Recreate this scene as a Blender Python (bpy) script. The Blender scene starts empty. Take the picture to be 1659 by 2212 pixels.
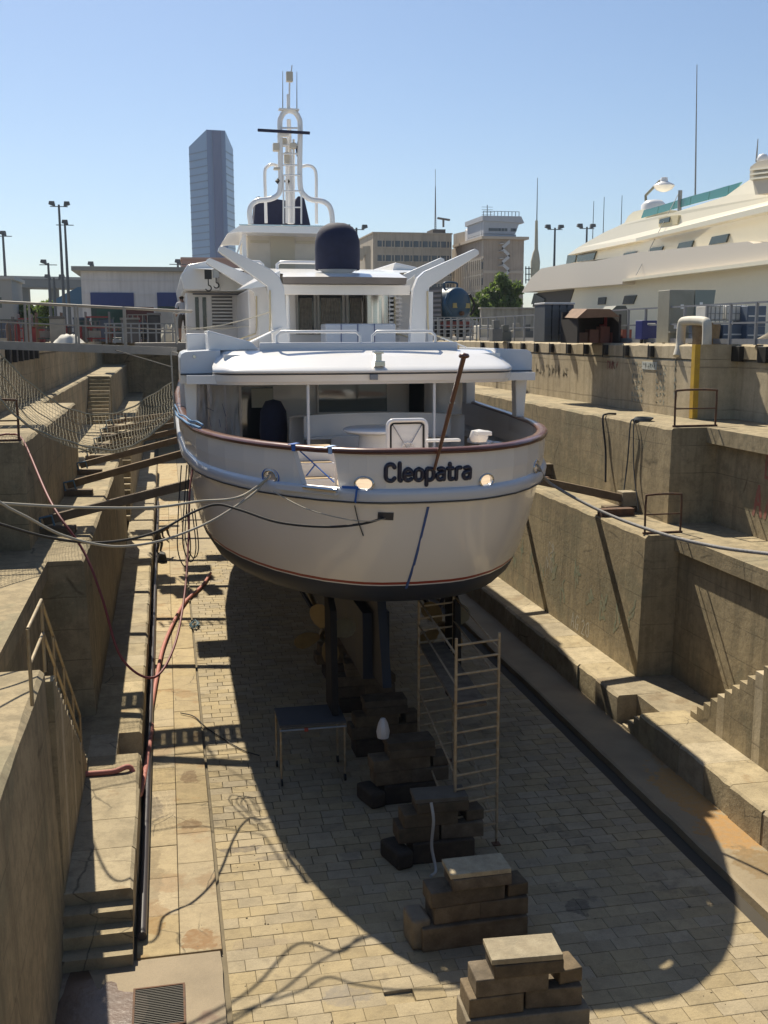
import bpy, bmesh, math, random
from mathutils import Vector, Matrix, noise
random.seed(7)
C = bpy.context.scene
COL = C.collection
rad = math.radians

# ------------------------------------------------------------------ camera
F_PX, EYE = 2290.0, 9.3                      # focal length in units of a 1659 px wide picture; eye height over the dock floor
PITCH, YAW, ROLL = .1655, .2014, -.003
fw = Vector((math.sin(YAW)*math.cos(PITCH), math.cos(YAW)*math.cos(PITCH), -math.sin(PITCH)))
r0 = Vector((math.cos(YAW), -math.sin(YAW), 0)); u0 = r0.cross(fw)
RT = r0*math.cos(ROLL)+u0*math.sin(ROLL); UP = -r0*math.sin(ROLL)+u0*math.cos(ROLL)
cam_d = bpy.data.cameras.new('camera'); cam = bpy.data.objects.new('camera', cam_d); COL.objects.link(cam)
M = Matrix((RT, UP, -fw)).transposed().to_4x4(); M.translation = Vector((0, 0, EYE)); cam.matrix_world = M
cam_d.sensor_fit = 'HORIZONTAL'; cam_d.sensor_width = 36; cam_d.lens = 36*F_PX/1659
cam_d.clip_start = .1; cam_d.clip_end = 20000
C.camera = cam

# ------------------------------------------------------------------ sky, sun, exposure
SUN = Vector((-.185, .83, 1.0)).normalized()
ELEV = math.asin(SUN.z); AZ = math.atan2(SUN.x, SUN.y)
w = bpy.data.worlds.new('World'); C.world = w; w.use_nodes = True
nt = w.node_tree; nt.nodes.clear()
sky = nt.nodes.new('ShaderNodeTexSky'); sky.sky_type = 'NISHITA'; sky.sun_disc = False
sky.sun_elevation = ELEV; sky.sun_rotation = AZ; sky.altitude = 0; sky.air_density = 1.0; sky.dust_density = .6; sky.ozone_density = 4.5
bg = nt.nodes.new('ShaderNodeBackground'); bg.inputs[1].default_value = .072
wo = nt.nodes.new('ShaderNodeOutputWorld'); nt.links.new(sky.outputs[0], bg.inputs[0]); nt.links.new(bg.outputs[0], wo.inputs[0])
sd = bpy.data.lights.new('sun', 'SUN'); sd.energy = 5.0; sd.angle = rad(.55); sd.color = (1, .90, .72)
so = bpy.data.objects.new('sun', sd); COL.objects.link(so); so.rotation_euler = SUN.to_track_quat('Z', 'Y').to_euler()
C.view_settings.view_transform = 'Standard'; C.view_settings.look = 'None'
C.view_settings.exposure = .6; C.view_settings.gamma = 1; C.view_settings.use_curve_mapping = False
C.render.engine = 'CYCLES'; C.cycles.max_bounces = 6; C.cycles.diffuse_bounces = 4; C.cycles.glossy_bounces = 3
C.cycles.transmission_bounces = 4; C.cycles.transparent_max_bounces = 6

# ------------------------------------------------------------------ helpers
def _ray(x, y): return fw + RT*((x-829.5)/F_PX) - UP*((y-1106)/F_PX)
E0 = Vector((0, 0, EYE))
def atY(x, y, Y): d = _ray(x, y); return E0+d*(Y/d.y)     # a point seen in the photograph, set down in the place at a known distance
def atX(x, y, X): d = _ray(x, y); return E0+d*(X/d.x)
def atZ(x, y, z): d = _ray(x, y); return E0+d*((z-EYE)/d.z)

class MB:
    def __init__(s): s.v = []; s.f = []; s.m = []
    def quad(s, a, b, c, d, m=0):
        n = len(s.v); s.v += [tuple(a), tuple(b), tuple(c), tuple(d)]; s.f.append((n, n+1, n+2, n+3)); s.m.append(m)
    def poly(s, pts, m=0):
        n = len(s.v); s.v += [tuple(p) for p in pts]; s.f.append(tuple(range(n, n+len(pts)))); s.m.append(m)
    def box(s, x0, y0, z0, x1, y1, z1, m=0, mat=None):
        n = len(s.v)
        P = [(x0,y0,z0),(x1,y0,z0),(x1,y1,z0),(x0,y1,z0),(x0,y0,z1),(x1,y0,z1),(x1,y1,z1),(x0,y1,z1)]
        if mat: P = [tuple(mat@Vector(p)) for p in P]
        s.v += P
        for q in ((3,2,1,0),(4,5,6,7),(0,1,5,4),(1,2,6,5),(2,3,7,6),(3,0,4,7)): s.f.append(tuple(n+i for i in q)); s.m.append(m)
        return s
    def cbox(s, c, d, rot=None, m=0):
        mt = Matrix.Translation(Vector(c))
        if rot is not None: mt = mt @ rot
        return s.box(-d[0]/2,-d[1]/2,-d[2]/2,d[0]/2,d[1]/2,d[2]/2, m, mt)
    def bar(s, a, b, w, h=None, m=0):                    # square bar between two points
        a = Vector(a); b = Vector(b); h = h or w; d = b-a; L = d.length
        if L < 1e-6: return s
        q = d.to_track_quat('Y', 'Z').to_matrix().to_4x4(); mt = Matrix.Translation(a) @ q
        return s.box(-w/2, 0, -h/2, w/2, L, h/2, m, mt)
    def tube(s, pts, r, seg=8, m=0, caps=True, closed=False):
        pts = [Vector(p) for p in pts]; n = len(pts)
        if n < 2: return s
        rs = r if isinstance(r, (list, tuple)) else [r]*n
        prev = None; rings = []
        for i, p in enumerate(pts):
            if closed: t = pts[(i+1) % n]-pts[i-1]
            else: t = pts[min(i+1, n-1)]-pts[max(i-1, 0)]
            t.normalize()
            if prev is None:
                a = Vector((0,0,1)) if abs(t.z) < .9 else Vector((1,0,0)); u = t.cross(a).normalized()
            else:
                u = prev-t*prev.dot(t)
                if u.length < 1e-4: u = t.orthogonal()
                u.normalize()
            prev = u; v = t.cross(u); b = len(s.v); rings.append(b)
            for k in range(seg):
                an = 2*math.pi*k/seg; s.v.append(tuple(p+(u*math.cos(an)+v*math.sin(an))*rs[i]))
        N = n if closed else n-1
        for i in range(N):
            A, B = rings[i], rings[(i+1) % n]
            for k in range(seg): s.f.append((A+k, A+(k+1)%seg, B+(k+1)%seg, B+k)); s.m.append(m)
        if caps and not closed:
            s.f.append(tuple(rings[0]+k for k in reversed(range(seg)))); s.m.append(m)
            s.f.append(tuple(rings[-1]+k for k in range(seg))); s.m.append(m)
        return s
    def prism(s, pts, off, m=0):                        # closed outline swept by a vector
        pts = [Vector(p) for p in pts]; off = Vector(off); n = len(pts); b = len(s.v)
        s.v += [tuple(p) for p in pts]+[tuple(p+off) for p in pts]
        s.f.append(tuple(b+i for i in range(n))); s.m.append(m); s.f.append(tuple(b+n+i for i in reversed(range(n)))); s.m.append(m)
        for i in range(n): j = (i+1) % n; s.f.append((b+j, b+i, b+n+i, b+n+j)); s.m.append(m)
        return s
    def lathe(s, c, prof, seg=20, m=0, rot=None, arc=2*math.pi):
        c = Vector(c); b = len(s.v); n = len(prof); full = arc > 6.28
        K = seg if full else seg+1
        for k in range(K):
            an = arc*k/seg
            for (r, z) in prof:
                p = Vector((r*math.cos(an), r*math.sin(an), z))
                if rot is not None: p = rot @ p
                s.v.append(tuple(c+p))
        for k in range(seg):
            k2 = (k+1) % K
            for i in range(n-1): s.f.append((b+k*n+i, b+k2*n+i, b+k2*n+i+1, b+k*n+i+1)); s.m.append(m)
        return s
    def grid(s, rows, m=0, flip=False):
        b = len(s.v); R = len(rows); K = len(rows[0])
        for r in rows: s.v += [tuple(p) for p in r]
        for i in range(R-1):
            for k in range(K-1):
                q = (b+i*K+k, b+i*K+k+1, b+(i+1)*K+k+1, b+(i+1)*K+k); s.f.append(q[::-1] if flip else q); s.m.append(m)
        return s

def mesh_of(name, mb, mats, smooth=None, fix=True):
    me = bpy.data.meshes.new(name); me.from_pydata(mb.v, [], mb.f)
    mats = mats if isinstance(mats, (list, tuple)) else [mats]
    for mt in mats: me.materials.append(mt)
    if len(mats) > 1: me.polygons.foreach_set('material_index', mb.m)
    if fix:
        bm = bmesh.new(); bm.from_mesh(me)
        bmesh.ops.recalc_face_normals(bm, faces=bm.faces); bm.to_mesh(me); bm.free()
    if smooth is not None:
        me.polygons.foreach_set('use_smooth', [True]*len(me.polygons))
        try: me.set_sharp_from_angle(angle=rad(smooth))
        except Exception: pass
    me.update(); return me
def link(name, me, parent=None):
    o = bpy.data.objects.new(name, me); COL.objects.link(o)
    if parent is not None:
        o.parent = parent
        mw = Matrix.Identity(4); p = parent
        while p is not None:
            mw = p.matrix_basis @ mw if p.parent is None else p.matrix_parent_inverse @ p.matrix_basis @ mw; p = p.parent
        o.matrix_parent_inverse = mw.inverted()
    return o
def obj(name, mb, mats, parent=None, smooth=None, fix=True, bevel=0):
    me = mesh_of(name, mb, mats, smooth, fix)
    if bevel:
        bm = bmesh.new(); bm.from_mesh(me)
        big_ = {tuple(round(c, 4) for c in f.normal) for f in bm.faces}
        ed = [e for e in bm.edges if len(e.link_faces) == 2 and e.calc_face_angle(0) > rad(12)]
        bmesh.ops.bevel(bm, geom=ed, offset=bevel, segments=2, profile=.6, affect='EDGES', clamp_overlap=True)
        for f in bm.faces: f.smooth = tuple(round(c, 4) for c in f.normal) not in big_
        bm.to_mesh(me); bm.free()
    return link(name, me, parent)
def tag(o, label, cat, group=None):
    o['label'] = label; o['category'] = cat
    if group: o['group'] = group
    return o
def thing(name, label, cat, loc=(0,0,0), group=None, rotz=0):
    o = bpy.data.objects.new(name, None); COL.objects.link(o); o.location = loc; o.rotation_euler = (0, 0, rotz)
    o.empty_display_size = .2
    # rotation is only ever given before the children are built at their world places
    return tag(o, label, cat, group)
def struct(o): o['kind'] = 'structure'; return o
def stuff(o): o['kind'] = 'stuff'; return o
def clone(root, offset, label=None, rotz=0):             # copy of a thing, its parts and their sub-parts
    def cp(o, par):
        c = o.copy(); COL.objects.link(c)
        if par is not None: c.parent = par
        for ch in [q for q in bpy.data.objects if q.parent == o and q != c]: cp(ch, c)
        return c
    r = cp(root, None); r.location = Vector(root.location)+Vector(offset); r.rotation_euler.z = root.rotation_euler.z+rotz
    if label: r['label'] = label
    return r
def spline(pts, n=10):                                   # Catmull-Rom
    P = [Vector(p) for p in pts]; out = []
    P = [P[0]*2-P[1]]+P+[P[-1]*2-P[-2]]
    for i in range(1, len(P)-2):
        for k in range(n):
            t = k/n; a, b, c, d = P[i-1:i+3]
            out.append(.5*((2*b)+(c-a)*t+(2*a-5*b+4*c-d)*t*t+(3*b-a-3*c+d)*t**3))
    out.append(P[-2]); return out
def sagline(a, b, sag, n=16):
    a = Vector(a); b = Vector(b)
    return [a.lerp(b, i/n)-Vector((0, 0, sag*4*(i/n)*(1-i/n))) for i in range(n+1)]

# ------------------------------------------------------------------ materials
def mat(name, col, rough=.6, metal=0, spec=.5, var=0, vscale=3, col2=None, grain=0, gscale=60, bump=0, bscale=30,
        streak=0, streakcol=(.03,.028,.02), rnd=0, coat=0, emit=0, stain=None, lifts=0, cracks=0, speck=0, mott=0, blobs=()):
    m = bpy.data.materials.new(name); m.use_nodes = True; n = m.node_tree; N = n.nodes; L = n.links
    b = N['Principled BSDF']; b.inputs['Roughness'].default_value = rough; b.inputs['Metallic'].default_value = metal
    b.inputs['Specular IOR Level'].default_value = spec; b.inputs['Coat Weight'].default_value = coat
    b.inputs['Base Color'].default_value = (*col, 1)
    if not (var or grain or bump or streak or rnd or stain or lifts or cracks or speck or blobs): return m
    geo = N.new('ShaderNodeNewGeometry'); pos = geo.outputs['Position']
    def nz(scale, det=5, vec=None, rg=.55):
        t = N.new('ShaderNodeTexNoise'); t.inputs['Scale'].default_value = scale; t.inputs['Detail'].default_value = det
        t.inputs['Roughness'].default_value = rg; L.new(vec or pos, t.inputs['Vector']); return t
    def ramp(src, a, c, va=0, vb=1):
        t = N.new('ShaderNodeMapRange'); t.inputs[1].default_value = a; t.inputs[2].default_value = c
        t.inputs[3].default_value = va; t.inputs[4].default_value = vb; L.new(src, t.inputs[0]); return t.outputs[0]
    def mixc(fac, A, B, mode='MIX'):
        t = N.new('ShaderNodeMix'); t.data_type = 'RGBA'; t.blend_type = mode
        if isinstance(fac, (int, float)): t.inputs[0].default_value = fac
        else: L.new(fac, t.inputs[0])
        for i, v in ((6, A), (7, B)):
            if isinstance(v, tuple): t.inputs[i].default_value = (*v, 1)
            else: L.new(v, t.inputs[i])
        return t.outputs[2]
    def mapping(sx, sy, sz):
        t = N.new('ShaderNodeMapping'); t.inputs['Scale'].default_value = (sx, sy, sz); L.new(pos, t.inputs['Vector']); return t.outputs[0]
    def math_(op, a, b_=None):
        t = N.new('ShaderNodeMath'); t.operation = op
        for i, v in enumerate((a, b_)):
            if v is None: continue
            if isinstance(v, (int, float)): t.inputs[i].default_value = v
            else: L.new(v, t.inputs[i])
        return t.outputs[0]
    c = (*col,) if True else None; cur = tuple(col)
    if var:
        c2 = col2 or tuple(x*.55 for x in col)
        cur = mixc(ramp(nz(vscale, 6).outputs[0], .38, .68, 0, var), tuple(col), tuple(c2))
    if stain:                                             # patches of another colour: (colour, scale, threshold, amount)
        sc, ss, th, am = stain
        cur = mixc(ramp(nz(ss, 4, rg=.6).outputs[0], th, th+.06, 0, am), cur, tuple(sc))
    if streak:                                            # dirt running down walls
        nn = nz(1, 7, mapping(3.2, 3.2, .16), .65); cur = mixc(ramp(nn.outputs[0], .47, .64, 0, streak), cur, tuple(streakcol))
        nn2 = nz(1, 3, mapping(.35, .35, .5)); cur = mixc(ramp(nn2.outputs[0], .45, .7, 0, streak*.6), cur, tuple(streakcol))
    if lifts:                                             # thin day joints between concrete pours
        sp = N.new('ShaderNodeSeparateXYZ'); L.new(pos, sp.inputs[0])
        wob = math_('MULTIPLY', nz(.7, 3).outputs[0], .10)
        fr = math_('FRACT', math_('DIVIDE', math_('ADD', sp.outputs[2], wob), lifts))
        ln = ramp(fr, .0, .045, 1, 0); msk = ramp(nz(.9, 2).outputs[0], .42, .55, .3, .9)
        cur = mixc(math_('MULTIPLY', ln, msk), cur, tuple(x*.25 for x in col))
    if cracks:
        vo = N.new('ShaderNodeTexVoronoi'); vo.feature = 'DISTANCE_TO_EDGE'; vo.inputs['Scale'].default_value = cracks
        dn = nz(2.5, 4); mv = N.new('ShaderNodeMix'); mv.data_type = 'RGBA'; mv.inputs[0].default_value = .12; L.new(pos, mv.inputs[6]); L.new(dn.outputs[1], mv.inputs[7])
        L.new(mv.outputs[2], vo.inputs['Vector'])
        k = math_('MULTIPLY', ramp(vo.outputs[0], 0, .012, 1, 0), ramp(nz(.8, 2).outputs[0], .5, .56))
        cur = mixc(k, cur, tuple(x*.22 for x in col))
    if mott:
        nm = nz(3.2, 12, rg=.78); cur = mixc(ramp(nm.outputs[0], .47, .60, 0, mott), cur, tuple(x*.48 for x in col))
        nm2 = nz(7.5, 10, rg=.8); cur = mixc(ramp(nm2.outputs[0], .54, .66, 0, mott*.6), cur, tuple(min(.8, x*1.35) for x in col))
    for (bx, by, rx, ry, bc, ba) in blobs:               # single stains with a ragged shape of their own
        mp = N.new('ShaderNodeMapping'); mp.vector_type = 'POINT'; mp.inputs['Location'].default_value = (-bx/rx, -by/ry, 0); mp.inputs['Scale'].default_value = (1/rx, 1/ry, 0); L.new(pos, mp.inputs['Vector'])
        ln_ = N.new('ShaderNodeVectorMath'); ln_.operation = 'LENGTH'; L.new(mp.outputs[0], ln_.inputs[0])
        dd = math_('ADD', ln_.outputs['Value'], math_('MULTIPLY', math_('SUBTRACT', nz(3.5, 7, rg=.65).outputs[0], .5), 2.6))
        k = math_('MULTIPLY', ramp(dd, .85, 1.05, ba, 0), ramp(nz(9, 5).outputs[0], .3, .6, .55, 1)); cur = mixc(k, cur, tuple(bc))
    if speck:
        vo = N.new('ShaderNodeTexVoronoi'); vo.inputs['Scale'].default_value = 7
        L.new(pos, vo.inputs['Vector'])
        k = math_('MULTIPLY', ramp(vo.outputs[0], .05, .12, speck, 0), ramp(nz(3, 2).outputs[0], .5, .6))
        cur = mixc(k, cur, tuple(x*.3 for x in col))
    if rnd:
        oi = N.new('ShaderNodeObjectInfo'); s = math_('FRACT', math_('ADD', oi.outputs['Random'], geo.outputs['Random Per Island']))
        hs = N.new('ShaderNodeHueSaturation'); L.new(ramp(s, 0, 1, 1-rnd, 1+rnd*.7), hs.inputs['Value'])
        s2 = math_('FRACT', math_('MULTIPLY', s, 7.31)); L.new(ramp(s2, 0, 1, .86, 1.1), hs.inputs['Saturation'])
        if isinstance(cur, tuple): hs.inputs['Color'].default_value = (*cur, 1)
        else: L.new(cur, hs.inputs['Color'])
        cur = hs.outputs[0]
    if grain: cur = mixc(ramp(nz(gscale, 3).outputs[0], .3, .7, 0, grain), cur, tuple(x*.4 for x in col))
    if not isinstance(cur, tuple): L.new(cur, b.inputs['Base Color'])
    if bump:
        bp = N.new('ShaderNodeBump'); bp.inputs['Strength'].default_value = bump; bp.inputs['Distance'].default_value = .02
        L.new(nz(bscale, 7, rg=.65).outputs[0], bp.inputs['Height']); L.new(bp.outputs[0], b.inputs['Normal'])
    return m

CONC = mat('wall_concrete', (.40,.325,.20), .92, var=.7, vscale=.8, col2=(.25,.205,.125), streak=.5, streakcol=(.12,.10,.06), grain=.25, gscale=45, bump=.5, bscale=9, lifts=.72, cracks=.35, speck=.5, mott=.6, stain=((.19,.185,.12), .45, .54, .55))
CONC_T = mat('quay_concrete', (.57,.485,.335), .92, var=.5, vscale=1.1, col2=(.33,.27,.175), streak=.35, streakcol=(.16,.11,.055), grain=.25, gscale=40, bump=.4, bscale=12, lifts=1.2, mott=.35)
STONE = mat('bench_stone', (.42,.345,.215), .9, var=.65, vscale=1.6, col2=(.28,.225,.135), stain=((.21,.12,.045), 1.1, .6, .45), grain=.3, gscale=50, bump=.6, bscale=14, rnd=.22, cracks=.8, speck=.7, mott=.45)
def bl_(lst): return [(atZ(px, py, 0).x, atZ(px, py, 0).y, rx, ry, c_, a_) for (px, py, rx, ry, c_, a_) in lst]
SLAB = mat('floor_slab', (.43,.34,.195), .88, var=.6, vscale=2.0, col2=(.31,.24,.14), stain=((.27,.15,.055), .9, .56, .55), grain=.3, gscale=45, bump=.6, bscale=12, rnd=.13, cracks=.9, speck=.8, mott=.4, blobs=bl_([(410,1680,.22,.32,(.15,.09,.045),.85),(412,1783,.20,.26,(.19,.11,.045),.85),(428,2032,.30,.30,(.25,.12,.03),.9),(327,1900,.20,1.1,(.22,.165,.09),.75),(328,1745,.22,.7,(.15,.12,.085),.8),(335,1980,.2,.5,(.26,.15,.05),.7),(350,1590,.3,.3,(.2,.16,.11),.6)]))
PAVE = mat('paver_stone', (.385,.31,.185), .88, var=.6, vscale=1.3, col2=(.27,.22,.14), stain=((.15,.125,.095), .8, .61, .45), grain=.3, gscale=50, bump=.6, bscale=18, rnd=.13, speck=.6, mott=.4, blobs=bl_([(520,1835,.35,.14,(.12,.10,.08),.8),(600,1850,.3,.12,(.13,.11,.09),.7),(745,2150,.35,.25,(.2,.18,.16),.6),(560,2040,.5,.2,(.25,.2,.14),.5),(1250,1960,.2,.25,(.1,.08,.06),.8)]))
JOINT = mat('joint_mortar', (.17,.14,.09), .95, var=.5, vscale=3, bump=.3)
WET = mat('rust_wet_ground', (.30,.17,.05), .35, var=.8, vscale=1.2, col2=(.13,.10,.07), stain=((.42,.24,.06), 1.6, .52, .7), grain=.3, bump=.5, bscale=10)
QUAY = mat('quay_paving', (.30,.28,.24), .92, var=.6, vscale=.25, grain=.2, bump=.2, bscale=5)
WHITE = mat('yacht_white', (.80,.79,.78), .25, coat=.3, var=.06, vscale=1.5)
HULLW = mat('hull_cream', (.86,.80,.725), .26, coat=.4, var=.2, vscale=.6, col2=(.79,.725,.645), bump=.025, bscale=1.2)
BAND = mat('band_grey', (.60,.62,.66), .3, coat=.2)
NAVY = mat('antifouling_navy', (.02,.028,.05), .6, var=.6, vscale=1.0, col2=(.05,.045,.04))
COVER = mat('navy_canvas', (.018,.022,.055), .8, var=.5, vscale=6, bump=.25, bscale=20)
RED = mat('stripe_red', (.30,.05,.03), .5)
DARKLINE = mat('stripe_dark', (.03,.035,.05), .4)
TEAK = mat('teak_varnish', (.15,.055,.03), .3, var=.4, vscale=8, coat=.4)
TEAKD = mat('teak_deck', (.48,.36,.24), .7, var=.4, vscale=5, grain=.2)
STEEL = mat('stainless', (.62,.61,.59), .18, metal=1)
GALV = mat('galvanised', (.33,.34,.34), .55, metal=.5, var=.4, vscale=5)
ALU = mat('aluminium_grey', (.30,.28,.25), .6, metal=.2, var=.3, vscale=6)
RUST = mat('rusty_iron', (.13,.065,.035), .85, var=.8, vscale=7, col2=(.05,.035,.03), bump=.4)
GLASS = mat('window_glass', (.045,.06,.06), .06, spec=.8)
DGLASS = mat('tinted_glass', (.02,.025,.03), .06, spec=.8)
PLAST = mat('plastic_sheet', (.55,.54,.54), .3, var=.4, vscale=3, col2=(.38,.38,.39), bump=.6, bscale=4)
BLUE = mat('tape_blue', (.03,.13,.45), .6)
BLACK = mat('black_rubber', (.015,.015,.015), .7)
ROPEW = mat('rope_pale', (.42,.39,.32), .9, grain=.4, gscale=120)
ROPED = mat('rope_dark', (.03,.028,.026), .8)
HOSER = mat('hose_red', (.16,.03,.03), .6)
HOSEP = mat('hose_pink', (.42,.15,.12), .7, var=.4, vscale=4)
WOOD = mat('timber_weathered', (.165,.125,.078), .9, var=.8, vscale=4, col2=(.06,.045,.028), mott=.5, grain=.3, gscale=40, bump=.5, rnd=.35)
WOODL = mat('timber_pale', (.42,.36,.25), .88, var=.6, vscale=5, col2=(.25,.2,.13), grain=.3, bump=.5, rnd=.2, mott=.5)
YELLOW = mat('paint_yellow', (.55,.35,.03), .7, var=.6, vscale=4, col2=(.35,.22,.05))
BRONZE = mat('propeller_bronze', (.22,.155,.065), .45, metal=.4, var=.4, vscale=5)
print('p1 ok')
# ================================================================== THE DOCK
XC = 4.76
Z1, Z2, Z3, Z4 = .79, 4.40, 6.91, 9.01
A0, A1, A2, A3, AQ = 4.20, 5.53, 6.56, 7.97, 9.88
Y2, Y3, YQ, YS0, YS1 = 23.86, 25.3, 27.78, 15.9, 21.0
YN, YE = -6.0, 96.0
def sx(side, a): return XC+side*a

def jitter(a, b, step, amp):
    n = max(2, int((b-a)/step)); return [(a+(b-a)*i/n, random.uniform(-amp, amp), random.uniform(-amp, amp)) for i in range(n+1)]
def wall_block(name, side, ab, at, back, z0, z1, y0, y1, parent, m, chip=.03):
    mb = MB(); rows = []
    for (y, j1, j2) in jitter(y0, y1, .45, 1):
        e = .05+abs(j1)*chip*1.3
        rows.append([Vector((sx(side, ab), y, z0)), Vector((sx(side, ab+(at-ab)*.97), y, z1-e)),
                     Vector((sx(side, at+e*.9), y, z1-abs(j2)*chip*.25)), Vector((sx(side, back), y, z1)), Vector((sx(side, back), y, z0))])
    mb.grid(rows); mb.poly(rows[0]); mb.poly(list(reversed(rows[-1])))
    return obj(name, mb, m, parent)
def stair_block(name, side, a0, a1, ytop, ybot, z0, z1, parent, n=18):
    for i in range(n):
        ya = ytop+(ybot-ytop)*i/n; yb = ytop+(ybot-ytop)*(i+1)/n; zt = z1-(z1-z0)*(i+1)/(n+1)
        mb = MB(); mb.box(min(sx(side,a0), sx(side,a1)), ya, z0, max(sx(side,a0), sx(side,a1)), yb-.002, zt)
        obj(name, mb, CONC_T if i % 5 == 3 else CONC, parent)

# --- floor: base slab, pavers, strip slabs
base = MB(); base.box(XC-8.5, YN, -1.2, XC+8.5, YE, -.06)
floor = struct(obj('dock_floor', base, JOINT))
def unit_block(name, m, b=.012):
    mb = MB(); e = b
    mb.v = [(-.5,-.5,-1),(.5,-.5,-1),(.5,.5,-1),(-.5,.5,-1),(-.5,-.5,-.07),(.5,-.5,-.07),(.5,.5,-.07),(-.5,.5,-.07),
            (-.5+e*2.2,-.5+e*3,0),(.5-e*2.2,-.5+e*3,0),(.5-e*2.2,.5-e*3,0),(-.5+e*2.2,.5-e*3,0)]
    mb.f = [(8,9,10,11)]+[(i,(i+1)%4,4+(i+1)%4,4+i) for i in range(4)]+[(4+i,4+(i+1)%4,8+(i+1)%4,8+i) for i in range(4)]; mb.m = [0]*9
    return mesh_of(name, mb, m)
PM = unit_block('paver', PAVE)
rowd = .30; x_lo, x_hi = XC-A0+.03, XC+A0-.06
cand = []
y = 11.2; r = 0
while y < 46:
    x = x_lo; first = True
    while x < x_hi-.05:
        wd = random.choice((.42,.45,.48,.5,.40)); 
        if first and r % 2: wd *= .55
        first = False
        if x+wd > x_hi-.16: wd = x_hi-x
        cand.append((x, y, wd, rowd)); x += wd
    y += rowd; r += 1
mp_ = atZ(845, 2165, 0); missing = (mp_.x, mp_.y)
big = MB(); cnt = 0
def inview(x, y):
    v = Vector((x, y, 0))-E0; z = v.dot(fw); return z > 0 and abs(v.dot(RT)/z*F_PX) < 850 and abs(v.dot(UP)/z*F_PX) < 1125
vis = [c for c in cand if inview(c[0]+c[2]/2, c[1])]; vis.sort(key=lambda c: c[1])
solo = set(id(c) for c in vis[:298])
for c in cand:
    x, y, wd, d = c; dz = random.uniform(-.006, .004)
    if abs(x+wd/2-missing[0]) < .24 and abs(y+d/2-missing[1]) < .16: dz = -.055
    if id(c) in solo:
        o = link('paver', PM, floor); o.location = (x+wd/2, y+d/2, dz); o.scale = (wd-.007, d-.007, .06)
    else:
        b = len(big.v); zz = dz
        X0, X1, Y0_, Y1_ = x+.003, x+wd-.003, y+.003, y+d-.003
        big.v += [(X0,Y0_,-.05),(X1,Y0_,-.05),(X1,Y1_,-.05),(X0,Y1_,-.05),(X0+.006,Y0_+.006,zz),(X1-.006,Y0_+.006,zz),(X1-.006,Y1_-.006,zz),(X0+.006,Y1_-.006,zz)]
        big.f += [(b+4,b+5,b+6,b+7)]+[(b+i,b+(i+1)%4,b+4+(i+1)%4,b+4+i) for i in range(4)]; big.m += [0]*5
stuff(obj('paving', big, PAVE, floor))
fb = MB(); fb.box(x_lo, 46, -.05, x_hi, YE, -.004); fb.box(x_lo, YN, -.05, x_hi, 11.19, -.004); obj('far_paving', fb, PAVE, floor)
# strip of large slabs on the left
SM = unit_block('slab', SLAB, .006)
for ci, (xa, xb) in enumerate(((XC-A1+.02, XC-4.86), (XC-4.86, XC-A0-.02))):
    y = 15.15+.0*ci; k = 0
    while y < 60:
        L = random.uniform(1.15, 1.55) if y < 34 else 2.4
        o = link('slab', SM, floor); o.location = ((xa+xb)/2, y+L/2, .012+random.uniform(-.006,.006)); o.scale = (xb-xa-.012, L-.014, .07)
        y += L
fb = MB(); fb.box(XC-A1, 60, -.05, XC-A0, YE, .004); obj('far_slab', fb, SLAB, floor)
# patch of cast concrete with a drain at the near left, running in under the left bench
patch = MB(); rows = []
for i in range(13):
    yy = YN if i == 0 else 10+(5.1)*(i-1)/11
    rows.append([Vector((XC-6.56, yy, .01)), Vector((XC-5.4, yy, .012)), Vector((XC-A0-.03+random.uniform(-.03,.0), yy, .012))])
patch.grid(rows); patch.quad((XC-6.56,15.1,.01),(XC-A0-.03,15.1,.012),(XC-A0-.03,15.1,-.06),(XC-6.56,15.1,-.06))
db = MB()
for i in range(420):
    X = random.uniform(XC-A0, XC+A0); Y_ = random.uniform(11, 34)**1.0; s_ = random.uniform(.005,.013)
    db.cbox((X, Y_, s_*.4), (s_*random.uniform(1,2.5), s_, s_*.8), Matrix.Rotation(random.random()*3, 4, 'Z'))
stuff(obj('grit', db, JOINT, floor))
PATCH = mat('cast_concrete', (.30,.24,.16), .8, var=.5, vscale=1.2, stain=((.17,.10,.07), .8, .55, .75), grain=.3, bump=.4, bscale=12)
obj('concrete_patch', patch, PATCH, floor)
wet = MB(); pts = []
for i in range(40):
    a = 2*math.pi*i/40; rr = 1+.28*math.sin(3*a+1)+.16*math.sin(7*a)+random.uniform(-.05,.05)
    pts.append((XC-6.05+.52*rr*math.cos(a), 13.6+1.35*rr*math.sin(a), .018))
wet.poly(pts)
WETD = mat('wet_dark_ground', (.12,.075,.05), .22, var=.7, vscale=1.5, bump=.25, bscale=8)
obj('puddle', wet, WETD, floor)
# lower channel and rust stained strip on the right
st = MB()
st.box(XC+A0-.03, YN, -.055, XC+A0+.24, YE, -.045); obj('gutter', st, mat('gutter_dark', (.05,.042,.03), .9), floor)  # near-black floor, darker than the strip beside it
rows = []
for (y, j, k) in jitter(YN, YE, .5, 1): rows.append([Vector((XC+A0+.22+abs(j)*.03, y, -.05)), Vector((XC+A0+.23+abs(j)*.03, y, .10)), Vector((XC+A0+.30, y, .125)), Vector((XC+A1+.05, y, .13))])
g = MB(); g.grid(rows)
STRIPR = mat('strip_rust_stain', (.31,.245,.15), .75, var=.7, vscale=1.0, col2=(.20,.16,.10), stain=((.27,.19,.11), .5, .56, .5), blobs=bl_([(1480,1722,.5,1.3,(.42,.22,.05),.9),(1575,1812,.5,.9,(.38,.2,.05),.9),(1640,1880,.5,.6,(.2,.13,.05),.9),(1440,1650,.3,.8,(.3,.17,.05),.8)]), grain=.3, bump=.5, bscale=10)
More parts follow.
